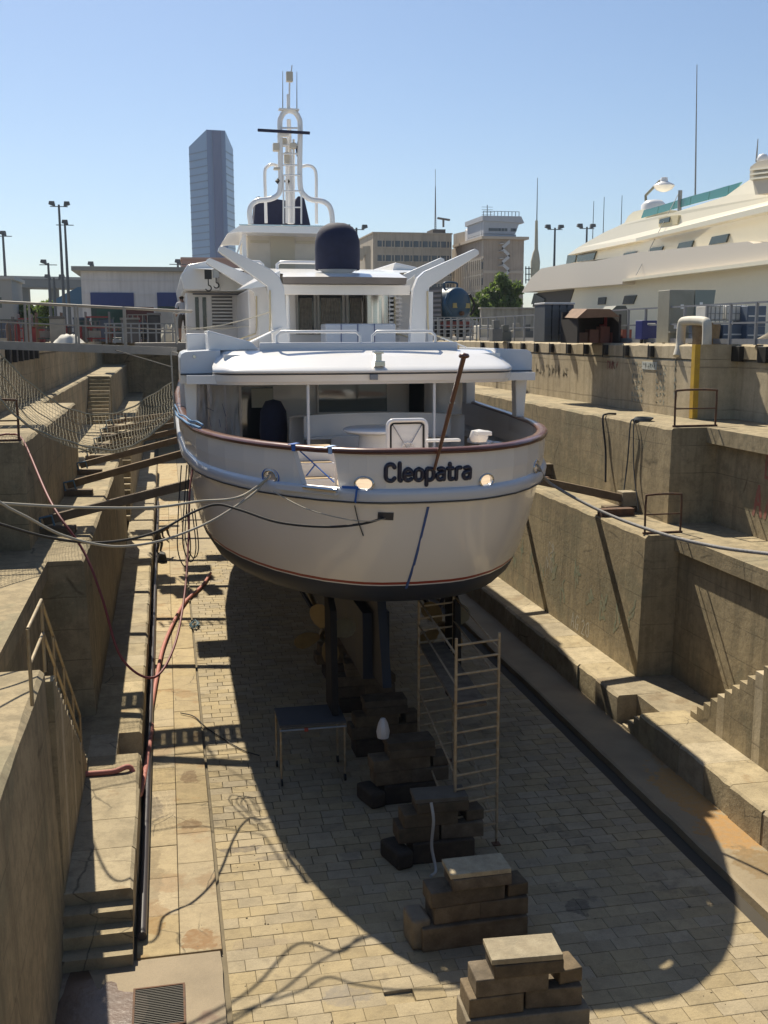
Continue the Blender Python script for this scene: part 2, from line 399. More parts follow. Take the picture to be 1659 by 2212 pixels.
obj('side_strip', g, STRIPR, floor)

# --- benches (lowest tier) of stone blocks
def bench(side, label, y0):
    t = thing('dock_bench', label, 'stone ledge', (sx(side, (A1+A2)/2), y0, 0))
    y = y0; 
    while y < 74:
        L = random.uniform(.95, 1.5) if y < 45 else 4.0
        y1 = min(y+L, 74)
        if y < 21.38 < y1+.3: y1 = 21.4
        if 21.38 < y < 22.6: y = 22.62; continue
        wA = A1+random.uniform(-.015,.015); mb = MB(); rows = []
        for (yy, j1, j2) in jitter(y+.006, y1-.006, .25, 1):
            e = .035+abs(j1)*.035
            rows.append([Vector((sx(side, wA), yy, -.05)), Vector((sx(side, wA+.01), yy, Z1-e)), Vector((sx(side, wA+e+.01), yy, Z1+j2*.004)), Vector((sx(side, A2+.08), yy, Z1))])
        mb.grid(rows); mb.poly([r_ for r_ in rows[0]]+[Vector((sx(side,A2+.08), y+.006, -.05))]); mb.poly([r_ for r_ in reversed(rows[-1])]+[Vector((sx(side, wA), y1-.006, -.05))][:0])
        obj('stone', mb, STONE, t); y = y1
    mb = MB(); mb.box(min(sx(side,A1+.25), sx(side,A2)), 74, 0, max(sx(side,A1+.25), sx(side,A2)), YE, Z1); obj('far_stone', mb, STONE, t)
    # notch with three steps
    for i, zt in enumerate((.6, .4, .2)):
        mb = MB(); mb.box(min(sx(side,A1+.02), sx(side,A1+.5)), 21.45+.3*i, 0, max(sx(side,A1+.02), sx(side,A1+.5)), 21.74+.3*i, zt); obj('step', mb, STONE, t)
    mb = MB(); mb.box(min(sx(side,A1+.5), sx(side,A2+.05)), 21.1, 0, max(sx(side,A1+.5), sx(side,A2+.05)), 22.8, Z1-.004); obj('stone', mb, STONE, t)
    return t
bl = bench(-1, 'low stone ledge along the left side of the dock floor, striped by beam shadows', 15.85)
for i in range(3):                                        # steps from the left ledge down to the floor
    mb = MB(); mb.box(sx(-1, A2)-.02, 14.98+.29*i, -.02, sx(-1, A1)-.02, 14.98+.29*(i+1)-.003, Z1*(i+1)/4)
    obj('step', mb, STONE, bl)
br = bench(1, 'low stone ledge along the right side of the dock floor, half in the hull shadow', 6.0)

# --- the three walls of each side
def tiers(side):
    S = 'left' if side < 0 else 'right'
    t = thing('dock_wall', f'lowest tall concrete step wall on the {S} side of the dry dock', 'wall', (sx(side, A2), Y2, Z1))
    set2 = A2+.95
    if side < 0: segs = [(Y2, 46), (56, YE)]
    else: segs = [(Y2, 50), (60, YE)]
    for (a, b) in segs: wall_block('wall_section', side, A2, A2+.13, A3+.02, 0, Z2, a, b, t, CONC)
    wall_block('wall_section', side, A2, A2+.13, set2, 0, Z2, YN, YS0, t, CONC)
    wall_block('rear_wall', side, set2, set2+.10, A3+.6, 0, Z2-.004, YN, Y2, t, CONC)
    mb = MB(); a_, b_ = sorted((sx(side, A2), sx(side, set2+.05))); mb.box(a_, YS1-.1, 0, b_, Y2+.1, Z1-.008); obj('landing', mb, STONE, t)
    mb = MB(); a_, b_ = sorted((sx(side, set2), sx(side, A3+.2))); mb.box(a_, segs[0][1], 0, b_, segs[1][0], Z2-.006); obj('rear_wall', mb, CONC, t)
    t1 = thing('dock_stairs', f'concrete stair with saw tooth steps going down along the {S} wall of the dock', 'stairs', (sx(side, A2+.4), YS1, Z1))
    stair_block('step', side, A2+.01, set2-.01, YS0, YS1, Z1-.05, Z2, t1)
    t2 = thing('dock_stairs', f'distant narrow concrete stair in the recess of the lowest {S} wall', 'stairs', (sx(side, A2+.4), 50, Z1))
    stair_block('step', side, A2+.05, set2-.01, segs[1][0]-.01, segs[1][0]-6, Z1, Z2, t2, 14)
    t = thing('dock_wall', f'middle concrete step wall on the {S} side of the dry dock', 'wall', (sx(side, A3), Y3, Z2))
    set3 = A3+1.25
    if side < 0: segs = [(Y3, 40), (66, YE)]
    else: segs = [(Y3, 60), (66, YE)]
    for (a, b) in segs: wall_block('wall_section', side, A3, A3+.03, AQ+.02, Z2-.3, Z3, a, b, t, CONC)
    wall_block('rear_wall', side, set3, set3+.08, AQ+.6, Z2-.3, Z3-.004, YN, Y3, t, CONC)
    wall_block('rear_wall', side, set3, set3+.05, AQ+.1, Z2-.3, Z3-.006, segs[0][1], segs[1][0], t, CONC)
    mb = MB(); a_, b_ = sorted((sx(side, A2+.9), sx(side, set3+.05))); mb.box(a_, YN, Z2-.4, b_, Y3+.05, Z2-.008); mb.box(a_, segs[0][1]-.05, Z2-.4, b_, segs[1][0]+.05, Z2-.008); obj('ledge', mb, CONC, t)
    t1 = thing('dock_stairs', f'steep distant stair between the middle and lower steps on the {S} side', 'stairs', (sx(side, A3+.6), 62, Z2))
    stair_block('step', side, A3+.05, set3-.01, segs[1][0]-.01, segs[1][0]-4.2, Z2, Z3, t1, 12)
    t = thing('dock_wall', f'top concrete quay wall on the {S} side of the dry dock' + (' with faded graffiti' if side > 0 else ''), 'wall', (sx(side, AQ), YQ, Z3))
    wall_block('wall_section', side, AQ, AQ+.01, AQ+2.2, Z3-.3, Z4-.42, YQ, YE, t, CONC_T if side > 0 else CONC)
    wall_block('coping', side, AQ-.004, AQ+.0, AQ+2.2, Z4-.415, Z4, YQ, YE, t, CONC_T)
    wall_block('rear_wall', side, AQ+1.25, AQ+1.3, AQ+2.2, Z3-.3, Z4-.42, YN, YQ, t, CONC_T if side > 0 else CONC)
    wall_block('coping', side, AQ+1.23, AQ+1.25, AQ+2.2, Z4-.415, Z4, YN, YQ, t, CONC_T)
    mb = MB(); a_, b_ = sorted((sx(side, A3+1), sx(side, AQ+1.3))); mb.box(a_, YN, Z3-.4, b_, YQ+.05, Z3-.008); obj('ledge', mb, CONC, t)
    return t
qwl = tiers(-1); qwr = tiers(1)
mb = MB(); mb.box(sx(-1, AQ+2), YE, -1, sx(1, AQ+2), YE+2.5, Z4-.002)
tag(obj('end_wall', mb, CONC), 'shaded concrete wall closing the far end of the dry dock', 'wall')
# --- quay ground out to the horizon (with the dock and the next basin cut out)
BX0, BX1, BYE = 25.5, 44.0, 120.0
g = MB(); zq = Z4-.006; FAR = 6000
def sheet(x0, y0, x1, y1, z=zq): g.quad((x0,y0,z),(x1,y0,z),(x1,y1,z),(x0,y1,z))
qx0, qx1 = sx(-1, AQ+2.19), sx(1, AQ+2.19)
sheet(-FAR, -60, qx0, FAR); sheet(qx0, YE+2.4, BX0, FAR); sheet(qx1, -60, BX0, YE+2.4); sheet(BX0, BYE, BX1, FAR); sheet(BX1, -60, FAR, FAR); 
g.quad((BX0,-60,zq),(BX0,BYE,zq),(BX0,BYE,2),(BX0,-60,2)); g.quad((BX1,-60,zq),(BX1,BYE,zq),(BX1,BYE,2),(BX1,-60,2)); g.quad((BX0,BYE,zq),(BX1,BYE,zq),(BX1,BYE,2),(BX0,BYE,2))
struct(obj('quay_ground', g, QUAY, fix=False))
wm = mat('harbour_water', (.02,.05,.06), .08, bump=.3, bscale=1.5)
g = MB(); g.quad((BX0,-60,7),(BX1,-60,7),(BX1,BYE,7),(BX0,BYE,7)); struct(obj('basin_water', g, wm))

# yellow edge paint and yellow band at the right quay corner
mb = MB(); a = sx(1, AQ)-.004
mb.box(sx(1,AQ)-.024, YQ+.0, Z3+.02, sx(1,AQ)+.02, YQ+.2, Z4-.0); mb.box(sx(1,AQ)-.02, YQ-.014, Z3+.02, sx(1,AQ)+.13, YQ+.01, Z4-.0)
obj('corner_paint', mb, YELLOW, qwr)
# graffiti: strokes of paint a few millimetres proud of the walls
def paint_stroke(mb, A, B, bold):
    d = B-A; n = Vector((0, d.z, -d.y)).normalized()*bold*.5; e = d.normalized()*bold*.3
    mb.poly([A-n-e, A-n*.3-e*1.8, A+n-e, B+n+e, B+n*.2+e*1.8, B-n+e])
def scribble(parent, name, m, side_x, y0, z0, chars, h, wd, seed, bold=.03):
    rr = random.Random(seed); mb = MB()
    for (cx, cz) in chars:
        pts = []; k = rr.choice((3, 4, 5, 5)); 
        for i in range(k): pts.append((rr.uniform(0, wd), rr.uniform(0, h)))
        if rr.random() < .6: pts = [(0, 0), (0, h)] + pts
        for a, b in zip(pts, pts[1:]):
            fx = side_x if callable(side_x) else (lambda z: side_x-.002); A = Vector((fx(z0+cz+a[1]), y0-(cx+a[0]), z0+cz+a[1])); B = Vector((fx(z0+cz+b[1]), y0-(cx+b[0]), z0+cz+b[1]))
            if (B-A).length > .02: paint_stroke(mb, A, B, bold)
    return obj(name, mb, m, parent)
GB = mat('spray_blue_faded', (.20,.28,.29), .9, var=.8, vscale=9, col2=(.42,.37,.27)); GR = mat('spray_red_faded', (.30,.10,.08), .9, var=.7, vscale=8, col2=(.28,.20,.14))
GK = mat('spray_grey_faded', (.33,.29,.21), .9, var=.8, vscale=8, col2=(.24,.21,.15)); GW = mat('spray_white', (.50,.48,.42), .9, var=.6, vscale=9, col2=(.3,.26,.18))
GG = mat('spray_green_faded', (.20,.23,.16), .9, var=.8, vscale=6, col2=(.36,.3,.19))
xq = sx(1, AQ)
scribble(qwr, 'graffiti', GB, xq+.0, 31.9, 7.15, [(i*.22+.9*(j % 3 == 1)*.1, 1.15-j*.19) for j in range(7) for i in range(4)], .13, .15, 3, .022)
scribble(qwr, 'graffiti', GB, xq+.0, 30.2, 7.05, [(i*.24, 1.2-j*.21) for j in range(6) for i in range(3)], .14, .15, 5, .022)
scribble(qwr, 'graffiti', GB, xq+.0, 29.0, 7.3, [(0, 1.1-j*.24) for j in range(5)], .2, .1, 8, .03)
scribble(qwr, 'graffiti', GR, xq+.0, 33.9, 8.15, [(i*.22, 0) for i in range(4)], .26, .2, 11, .04)
scribble(qwr, 'graffiti', GK, xq+.0, 41, 7.7, [(i*.36, 0) for i in range(10)], .42, .26, 12, .06)
scribble(qwr, 'graffiti', GK, xq+.0, 42.9, 7.2, [(0, j*.22) for j in range(4)], .2, .35, 14, .05)
mb = MB(); mb.box(xq-.01, 30.2, 8.22, xq+.02, 31.2, 8.46); sg = obj('painted_panel', mb, mat('pale_paint', (.50,.52,.48), .8), qwr)
scribble(qwr, 'graffiti', GB, xq-.012, 31.1, 8.25, [(i*.15, 0) for i in range(6)], .16, .1, 15, .022)
walls = [o for o in bpy.data.objects if o.get('category') == 'wall']
w2r = [o for o in walls if o['label'].startswith('lowest') and 'right' in o['label']][0]
w3r = [o for o in walls if o['label'].startswith('middle') and 'right' in o['label']][0]
# large red letters on the set back walls, white letters and green marks low on the far block
LET = {'L': [((0,1),(0,0),(.6,0))], 'O': [((0,0),(0,1),(.55,1),(.55,0),(0,0))], 'M': [((0,0),(0,1),(.35,.4),(.7,1),(.7,0))], 'A': [((0,0),(.3,1),(.6,0)),((.12,.4),(.5,.4))],
       'G': [((.6,.9),(.3,1),(0,.6),(.1,.1),(.5,0),(.6,.4),(.35,.4))], '2': [((0,.8),(.3,1),(.55,.7),(0,0),(.6,0))], '0': [((0,.2),(0,.8),(.3,1),(.55,.8),(.55,.2),(.3,0),(0,.2))], 'I': [((0,0),(0,1))]}
def letters(parent, txt, m, X, y0, z0, h, bold):
    mb = MB(); y = y0
    for ch in txt:
        if ch == ' ': y -= h*.4; continue
        for st_ in LET[ch]:
            for a, b in zip(st_, st_[1:]):
                fx = X if callable(X) else (lambda z: X-.004); A = Vector((fx(z0+a[1]*h), y-a[0]*h*.8, z0+a[1]*h)); B = Vector((fx(z0+b[1]*h), y-b[0]*h*.8, z0+b[1]*h)); paint_stroke(mb, A, B, bold)
        y -= h*.75
    return obj('graffiti', mb, m, parent)
letters(w3r, 'LO', GR, lambda z: sx(1, A3+1.25)+.08*(z-Z2+.3)/(Z3-Z2+.3)-.006, 22.9, 5.9, .62, .09)
letters(w3r, 'AAL', GR, lambda z: sx(1, A3+1.25)+.08*(z-Z2+.3)/(Z3-Z2+.3)-.006, 23.3, 4.95, .68, .11)
lp_ = atX(1234, 1352, sx(1, A2+.03)); W2 = lambda z: sx(1, A2)+.126*z/(Z2-.05)-.004
letters(w2r, 'AG 20', GW, W2, lp_.y, lp_.z, .42, .04)
scribble(w2r, 'graffiti', GW, W2, 30.6, 1.9, [(.0,0),(.35,.1),(.2,.5),(.5,.5)], .6, .4, 21, .025)
for i in range(13):
    scribble(w2r, 'graffiti', GG, W2, 24.6+i*.95, 1.1+random.random()*1.1, [(random.random()*.4, 0), (random.random()*.4, .3)], .5, .35, 30+i, .05+random.random()*.05)
print('p2 ok')
# ================================================================== THE YACHT ON THE BLOCKS
XB = 4.62
FT = [(0,0),(.02,.35),(.07,.75),(.18,1.1),(.35,1.4),(.7,1.87),(1.2,2.32),(1.9,2.8),(2.6,3.15),(3.4,3.48),(4.4,3.78),(5.5,4.0),(8,4.22),(11,4.3),(16,4.3),(21,4.1),(26,3.6),(30,2.9),(34,1.9),(36.5,1.0),(38,.06)]
LEN = 38.
LV = [(7.20,18.6,1.0),(6.80,18.62,1.0),(6.52,18.66,.995),(6.26,18.72,.985),(6.1,18.78,.975),(5.5,18.98,.955),(4.95,19.22,.93),(4.60,19.44,.912),(4.52,19.5,.905),(4.35,19.6,.895),(4.12,19.85,.87),(3.98,20.4,.83),(3.7,22.2,.75),(3.2,24.6,.62),(2.7,27.5,.42),(2.2,30,.2),(1.9,31.2,.05)]
def hw_f(f):
    f = max(0, min(LEN, f))
    for (a, ha), (b, hb) in zip(FT, FT[1:]):
        if f <= b: return ha+(hb-ha)*(f-a)/(b-a)
    return .06
def lv(z):
    if z >= LV[0][0]: return LV[0][1], LV[0][2]
    for (z1, y1, b1), (z0, y0, b0) in zip(LV, LV[1:]):
        if z >= z0: t = (z1-z)/(z1-z0); return y1+(y0-y1)*t, b1+(b0-b1)*t
    return LV[-1][1:]
def half(z, Y):                                      # half breadth of the hull at a height and station
    y0, b = lv(z); f = (Y-y0)*LEN/(LEN+18.6-y0)
    return 0 if f < 0 else hw_f(f)*b
def sternY(z, X):                                    # skin of the stern at a height and side position
    y0, b = lv(z); a = abs(X-XB)/b
    for (fa, ha), (fb, hb) in zip(FT, FT[1:]):
        if a <= hb: f = fa+(fb-fa)*(a-ha)/(hb-ha+1e-9); return y0+f*(LEN+18.6-y0)/LEN
    return y0+11
FS = []
for (a, _), (b, _) in zip(FT, FT[1:]):
    FS += [a, (a+b)/2]
FS.append(LEN)
def outline(z, off=0, fmax=LEN):                     # starboard-to-port loop round the stern
    y0, b = lv(z); fs = [f for f in FS if f <= fmax]
    R = [Vector((XB+hw_f(f)*b, y0+f*(LEN+18.6-y0)/LEN, z)) for f in fs]
    L = [Vector((2*XB-p.x, p.y, z)) for p in R]
    P = list(reversed(L))+R[1:]
    if off:
        Q = []
        for i, p in enumerate(P):
            t = P[min(i+1, len(P)-1)]-P[max(i-1, 0)]; n = Vector((t.y, -t.x, 0)).normalized(); Q.append(p+n*off)
        P = Q
    return P
def sheer(Y): return 0 if Y < 24 else (Y-24)**1.6*.006
def lift(P, z=None): return [Vector((p.x, p.y, (z if z is not None else p.z)+sheer(p.y))) for p in P]

yacht = thing('motor_yacht', 'white motor yacht named Cleopatra propped on blocks in the dry dock, stern to camera', 'yacht', (XB, 18.6, 0))
def yp(name, mb, m, smooth=None, parent=None, bevel=0, fix=True): return obj(name, mb, m, parent or yacht, smooth, fix, bevel)
# lower hull: from the knuckle down to the keel
def hull_band(name, zs, m):
    mb = MB(); rows = [outline(z) for z in zs]; rows = [[Vector((p.x, p.y, p.z+(sheer(p.y) if z >= 6 else sheer(p.y)*max(0,(z-4.7)/1.3)))) for p in r] for z, r in zip(zs, rows)]
    mb.grid(rows, flip=True); return yp(name, mb, m, 60, fix=False)
hull_band('hull', [6.27, 6.1, 5.8, 5.5, 5.2, 4.95, 4.60], HULLW)
hull_band('boot_stripe', [4.60, 4.54], RED)
hull_band('boot_line', [4.54, 4.515], WHITE)
bo = hull_band('hull_bottom', [4.515, 4.42, 4.25, 4.1, 3.9, 3.7, 3.45, 3.2, 2.95, 2.7, 2.45, 2.2, 1.9], NAVY)
mb = MB(); mb.box(XB-.32, 23.6, 1.3, XB+.32, 54, 2.9); 
mb.prism([(XB-.1,22.3,1.5),(XB-.1,25,1.3),(XB-.1,25,4.0),(XB-.1,23.2,4.1)], (.2,0,0)); yp('keel', mb, NAVY)
# knuckle band: rounded moulding with a dark pin stripe
mb = MB(); rows = []
for (z, o) in ((6.235,.0),(6.24,.07),(6.30,.10),(6.42,.10),(6.50,.075),(6.535,0.)): rows.append(lift(outline(z, o)))
mb.grid(rows, flip=True); yp('rub_band', mb, BAND, 60, fix=False)
mb = MB(); rows = [lift(outline(6.262, .1)), lift(outline(6.262, .112)), lift(outline(6.29, .112)), lift(outline(6.29, .1))]; mb.grid(rows, flip=True); yp('pin_stripe', mb, DARKLINE, 60, fix=False)
mb = MB(); rows = [lift(outline(6.19, .0)), lift(outline(6.19, .03)), lift(outline(6.235, .03)), lift(outline(6.235, .0))]; mb.grid(rows, flip=True); yp('knuckle', mb, HULLW, 60, fix=False)
# bulwark: a real shell with thickness, cut for fairleads and the gate
mb = MB(); o1 = [lift(outline(z)) for z in (6.50, 6.8, 7.2)]; o2 = [lift(outline(z, -.055)) for z in (7.2, 6.8, 6.50)]
rows = o1+o2+[o1[0]]
mb.grid(rows, flip=True); mb.poly([r[0] for r in rows[:-1]]); mb.poly([r[-1] for r in reversed(rows[:-1])])
bul = yp('bulwark', mb, [HULLW])
def bool_cut(o, cutter):
    md = o.modifiers.new('c', 'BOOLEAN'); md.object = cutter; md.operation = 'DIFFERENCE'; md.solver = 'EXACT'
    dg = bpy.context.evaluated_depsgraph_get(); me = bpy.data.meshes.new_from_object(o.evaluated_get(dg)); o.modifiers.clear(); o.data = me
    bpy.data.objects.remove(cutter)
bm = bmesh.new(); bm.from_mesh(bul.data); bmesh.ops.remove_doubles(bm, verts=bm.verts, dist=1e-5); bmesh.ops.recalc_face_normals(bm, faces=bm.faces); bm.to_mesh(bul.data); bm.free()
HOLES = []
for (px, py, Xg) in ((585,1030,None),(787,1045,None),(1050,1038,None),(1157,1008,None)):
    Y = 20
    for _ in range(30):
        p = atY(px, py, Y); Y = .5*Y+.5*sternY(p.z, p.x) if abs(p.x-XB) < 4.2 else Y
    p = atY(px, py, Y); nrm = Vector((p.x+.0, p.y, 0)); e = .02
    t = Vector((.2, sternY(p.z, p.x+.1)-sternY(p.z, p.x-.1), 0)).normalized(); nv = Vector((t.y, -t.x, 0))
    HOLES.append((p, t, nv))
    cm = MB(); ring = []
    for k in range(20):
        a = 2*math.pi*k/20; ring.append(p+t*(.175*math.cos(a))+Vector((0,0,.12*math.sin(a)))-nv*.4)
    cm.prism(ring, nv*.8); c = obj('cut', cm, STEEL); bool_cut(bul, c)
cm = MB(); cm.prism([(2.34,18.6,7.3),(2.96,18.6,7.3),(3.08,18.6,6.45),(2.5,18.6,6.45)], (0,2.6,0)); bool_cut(bul, obj('cut', cm, STEEL))
for (p, t, nv) in HOLES:                             # polished oval fairleads
    mb = MB(); rr = []
    for k in range(20):
        a = 2*math.pi*k/20; rr.append(p+t*(.175*math.cos(a))+Vector((0,0,.125*math.sin(a)))+nv*.012)
    mb.tube(rr, .022, 8, closed=True)
    rows = [[q-nv*.07 for q in rr+[rr[0]]], [q for q in rr+[rr[0]]]]; mb.grid(rows)
    f = yp('fairlead', mb, STEEL, 60)
p, t, nv = HOLES[0]
mb = MB(); mb.tube([p+t*(.25*math.cos(a*.3142))+Vector((0,0,.17*math.sin(a*.3142)))+nv*.008 for a in range(20)], .012, 6, closed=True); yp('masking_tape', mb, BLUE)
# cap rail
mb = MB(); prof = ((-.17,7.20),(-.18,7.235),(-.15,7.27),(0,7.275),(.05,7.25),(.06,7.22),(.04,7.20))
rows = [lift(outline(7.2, o), z) for o, z in prof]; rows.append(rows[0]); mb.grid(rows, flip=True); yp('cap_rail', mb, TEAK, 60, fix=False)
mb = MB(); rows = [lift(outline(7.2, o), z) for o, z in ((.056,7.17),(.056,7.205),(.03,7.215))]; mb.grid(rows, flip=True); yp('rail_trim', mb, TEAK, 60, fix=False)
for X in (2.32, 2.92):
    P = [v for v in lift(outline(7.2, -.05), 7.28)]; yy = sternY(7.2, X)
    mb = MB(); mb.cbox((X, yy+.05, 7.285), (.10, .3, .012), Matrix.Rotation(rad(-35), 4, 'Z')); mb.cbox((X-.02, yy-.065, 7.22), (.08,.01,.13), Matrix.Rotation(rad(-38), 4, 'Z')); yp('masking_tape', mb, mat('tape_pale', (.35,.5,.75), .6) if X > 2.5 else BLUE)
# aft deck
zd = 6.3
o_ = outline(6.3, -.12, 14); mb = MB()
n = len(o_)//2
for i in range(n): mb.quad(o_[i], o_[i+1], o_[-2-i], o_[-1-i])
deck = yp('aft_deck', mb, TEAKD)
# side gate: bright folded steps inside, taped
gt = yp('gate_steps', MB().box(2.35,20.15,6.3,3.15,20.55,6.55).box(2.4,20.5,6.3,3.2,20.9,6.82).box(2.45,20.85,6.3,3.3,21.2,7.1), WHITE, bevel=.015)
mb = MB(); 
for i, (yy, zz) in enumerate(((20.35,6.557),(20.7,6.827),(21.03,7.107))):
    for k in range(5): mb.box(2.45+.04*i, yy-.17+.07*k, zz, 3.1+.05*i, yy-.115+.07*k, zz+.012)
yp('step_tread', mb, mat('teak_bleached', (.55,.40,.22), .5))
g0 = MB(); 
def onhull(X, z, o=.02): 
    Y = sternY(z, X); t = Vector((.2, sternY(z, X+.1)-sternY(z, X-.1), 0)).normalized(); return Vector((X, Y, z))+Vector((t.y, -t.x, 0))*o
for (a, b) in (((2.42,7.16),(2.98,6.62)),((2.66,6.93),(2.52,6.70))): g0.bar(onhull(*a,.0), onhull(*b,.0), .035, .012)
yp('masking_tape', g0, BLUE)
mb = MB(); mb.prism([onhull(2.30,7.18), onhull(2.38,7.18), onhull(2.54,6.54), onhull(2.46,6.54)], (.0,.04,0)); yp('gate_frame', mb, WHITE)
# folded boarding platform under the gate
mb = MB(); a = onhull(2.15,6.46,.16); b = onhull(3.1,6.46,.16); mb.bar(a, b, .12, .13); yp('gangway_tray', mb, BAND, bevel=.02)
mb = MB(); mb.tube([onhull(2.6,6.52,.22), onhull(3.12,6.5,.22)], .045, 10); yp('gangway_tray', mb, STEEL, 60)
mb = MB(); mb.bar(onhull(3.16,6.56,.125), onhull(3.42,6.56,.125), .012, .05); mb.bar(onhull(3.4,6.56,.13), onhull(3.38,6.28,.13), .012, .06); yp('masking_tape', mb, BLUE)
# exhaust port, tape down the centre line
mb = MB(); mb.prism([onhull(3.75,6.08), onhull(4.03,6.07), onhull(4.03,5.92), onhull(3.75,5.93)], (0,.03,0)); yp('exhaust_port', mb, DARKLINE)
mb = MB(); P = [onhull(4.66-.25*(6.16-z)*.55, z, .006) for z in (6.17,5.9,5.6,5.3,5.0,4.72,4.6,4.45)]
for a, b in zip(P, P[1:]): mb.bar(a, b, .055, .008)
yp('masking_tape', mb, mat('tape_blue_dull', (.05,.10,.28), .7))
# the name in raised letters, following the curve of the stern
LT = {'C': (.62, [[(.55,.82),(.42,.98),(.2,.98),(.06,.82),(.04,.5),(.06,.18),(.2,.03),(.42,.02),(.56,.16)]]),
      'l': (.2, [[(.1,1.05),(.1,.12),(.18,.02)]]),
      'e': (.52, [[(.06,.38),(.46,.40),(.44,.58),(.28,.70),(.12,.62),(.04,.38),(.1,.12),(.28,.02),(.46,.10)]]),
      'o': (.54, [[(.26,.70),(.08,.6),(.04,.36),(.08,.12),(.26,.02),(.44,.12),(.48,.36),(.44,.6),(.26,.70)]]),
      'p': (.54, [[(.06,-.26),(.06,.62),(.2,.70),(.38,.66),(.47,.5),(.47,.22),(.38,.06),(.2,.02),(.08,.1)]]),
      'a': (.54, [[(.12,.66),(.3,.70),(.44,.62),(.46,.5),(.46,.04)],[(.46,.40),(.24,.42),(.08,.34),(.05,.18),(.14,.04),(.3,.03),(.46,.14)]]),
      't': (.36, [[(.14,.95),(.14,.14),(.22,.02),(.34,.03)],[(.02,.68),(.32,.68)]]),
      'r': (.36, [[(.08,.02),(.08,.55),(.16,.68),(.34,.69)]])}
def hull_text(txt, X0, z0, h, r, off, name, m):
    x = 0
    for i, ch in enumerate(txt):
        wd, strokes = LT[ch]; mb = MB()
        for s_ in strokes:
            pts = [onhull(X0+(x+a[0])*h, z0+a[1]*h+(X0+x*h-4.62)*.0, off) for a in s_]
            closed = s_[0] == s_[-1]
            pts = spline(pts, 4)
            mb.tube(pts, r, 8)
            for e in (pts[0], pts[-1]): mb.lathe(e, [(0.001,-r),(r*.7,-r*.7),(r,0),(r*.7,r*.7),(.001,r)], 8)
        yp(name, mb, m, 60); x += wd+.13
LW = .0
TOT = sum(LT[c][0]+.13 for c in 'Cleopatra')-.13
H_T = 1.62/TOT
mat_l = mat('letter_navy', (.018,.02,.045), .35); mat_lo = mat('letter_edge', (.38,.40,.45), .3)
hull_text('Cleopatra', 3.84, 6.68, H_T, .041, .012, 'letter', mat_l)
hull_text('Cleopatra', 3.84, 6.68, H_T, .049, -.016, 'letter_edge', mat_lo)
# ensign staff
mb = MB(); a = onhull(4.72, 6.88, .06); b = Vector((5.12, 18.05, 8.93)); mb.tube([a, a.lerp(b,.5), b], [.028,.04,.045], 10)
fs = yp('flagpole', mb, TEAK, 60); mb = MB(); mb.lathe(b, [(.001,-.05),(.08,-.03),(.1,0),(.08,.04),(.001,.06)], 14); yp('pole_cap', mb, TEAK, 60, fs)
mb = MB(); q = a.lerp(b,.6); mb.cbox(q, (.1,.06,.02)); yp('pole_ring', mb, STEEL, parent=fs)
# ---- cockpit furniture
mb = MB(); prof = []
def sofa(R, z0, z1, th, y0=25.6):
    P = []
    for k in range(25):
        a = math.pi*(1.0+k/24); P.append((XB+.35+R*math.cos(a), y0-.0+R*.62*math.sin(a)*-1, 0))
    rows = [[Vector((x, y, z0)) for x, y, _ in P], [Vector((x, y, z1)) for x, y, _ in P],
            [Vector((XB+.35+(x-XB-.35)*(1-th/R), y0+(y-y0)*(1-th/R), z1)) for x, y, _ in P], [Vector((XB+.35+(x-XB-.35)*(1-th/R), y0+(y-y0)*(1-th/R), z0)) for x, y, _ in P]]
    m_ = MB(); m_.grid(rows); return m_
yp('curved_sofa', sofa(2.15, 6.3, 7.38, .35, 25.0), WHITE, 50)
yp('sofa_seat', sofa(1.75, 6.3, 6.85, .6, 25.0), WHITE, 50)
mb = MB(); mb.lathe((4.75,23.6,6.3), [(.001,.82),(.8,.82),(.86,.86),(.86,.9),(.8,.93),(.001,.93)], 32); mb.lathe((4.75,23.6,6.3), [(.55,0),(.5,.8)], 24); yp('round_table', mb, WHITE, 50)
# open locker lid with hand wheel
lid = Vector((4.78, 20.9, 6.55)); 
def rrect(c, w, h, r, n=5):
    P = []
    for (cx, cz, a0) in ((w/2-r,h/2-r,0),(-w/2+r,h/2-r,90),(-w/2+r,-h/2+r,180),(w/2-r,-h/2+r,270)):
        for k in range(n+1): a = rad(a0+90*k/n); P.append(c+Vector((cx+r*math.cos(a), 0, cz+r*math.sin(a))))
    return P
c = Vector((4.77, 21, 7.12))
mb = MB(); mb.prism(rrect(c, .82, .96, .12), (0,.06,0)); ld = yp('hatch_lid', mb, WHITE)
mb = MB(); mb.tube(rrect(c+Vector((0,-.01,0)), .80, .94, .12), .045, 8, closed=True); yp('lid_rim', mb, WHITE, 60, ld)
mb = MB(); mb.tube(rrect(c+Vector((0,-.02,0)), .68, .82, .08), .018, 6, closed=True); yp('lid_seal', mb, BLACK, 60, ld)
mb = MB()
wc = c+Vector((0,-.10,-.12)); mb.tube([wc+Vector((.15*math.cos(k*.3927),0,.15*math.sin(k*.3927))) for k in range(16)], .014, 6, closed=True)
for k in range(3): a = k*math.pi/3+.3; mb.tube([wc-Vector((.15*math.cos(a),0,.15*math.sin(a))), wc+Vector((.15*math.cos(a),0,.15*math.sin(a)))], .01, 6)
yp('hand_wheel', mb, WHITE, 60, ld)
mb = MB()
for (dx, dz) in ((.3,.38),(-.3,.38),(.3,-.38),(-.3,-.38)): mb.tube([wc+Vector((0,.04,0)), c+Vector((dx,-.03,dz))], .011, 6)
yp('lid_brace', mb, STEEL, 60, ld)
yp('locker_lid', MB().box(4.9,19.75,7.26,5.55,19.95,7.31), WHITE, bevel=.01); yp('locker_lid', MB().box(6.15,20.6,7.28,6.45,20.9,7.36), WHITE, bevel=.01)
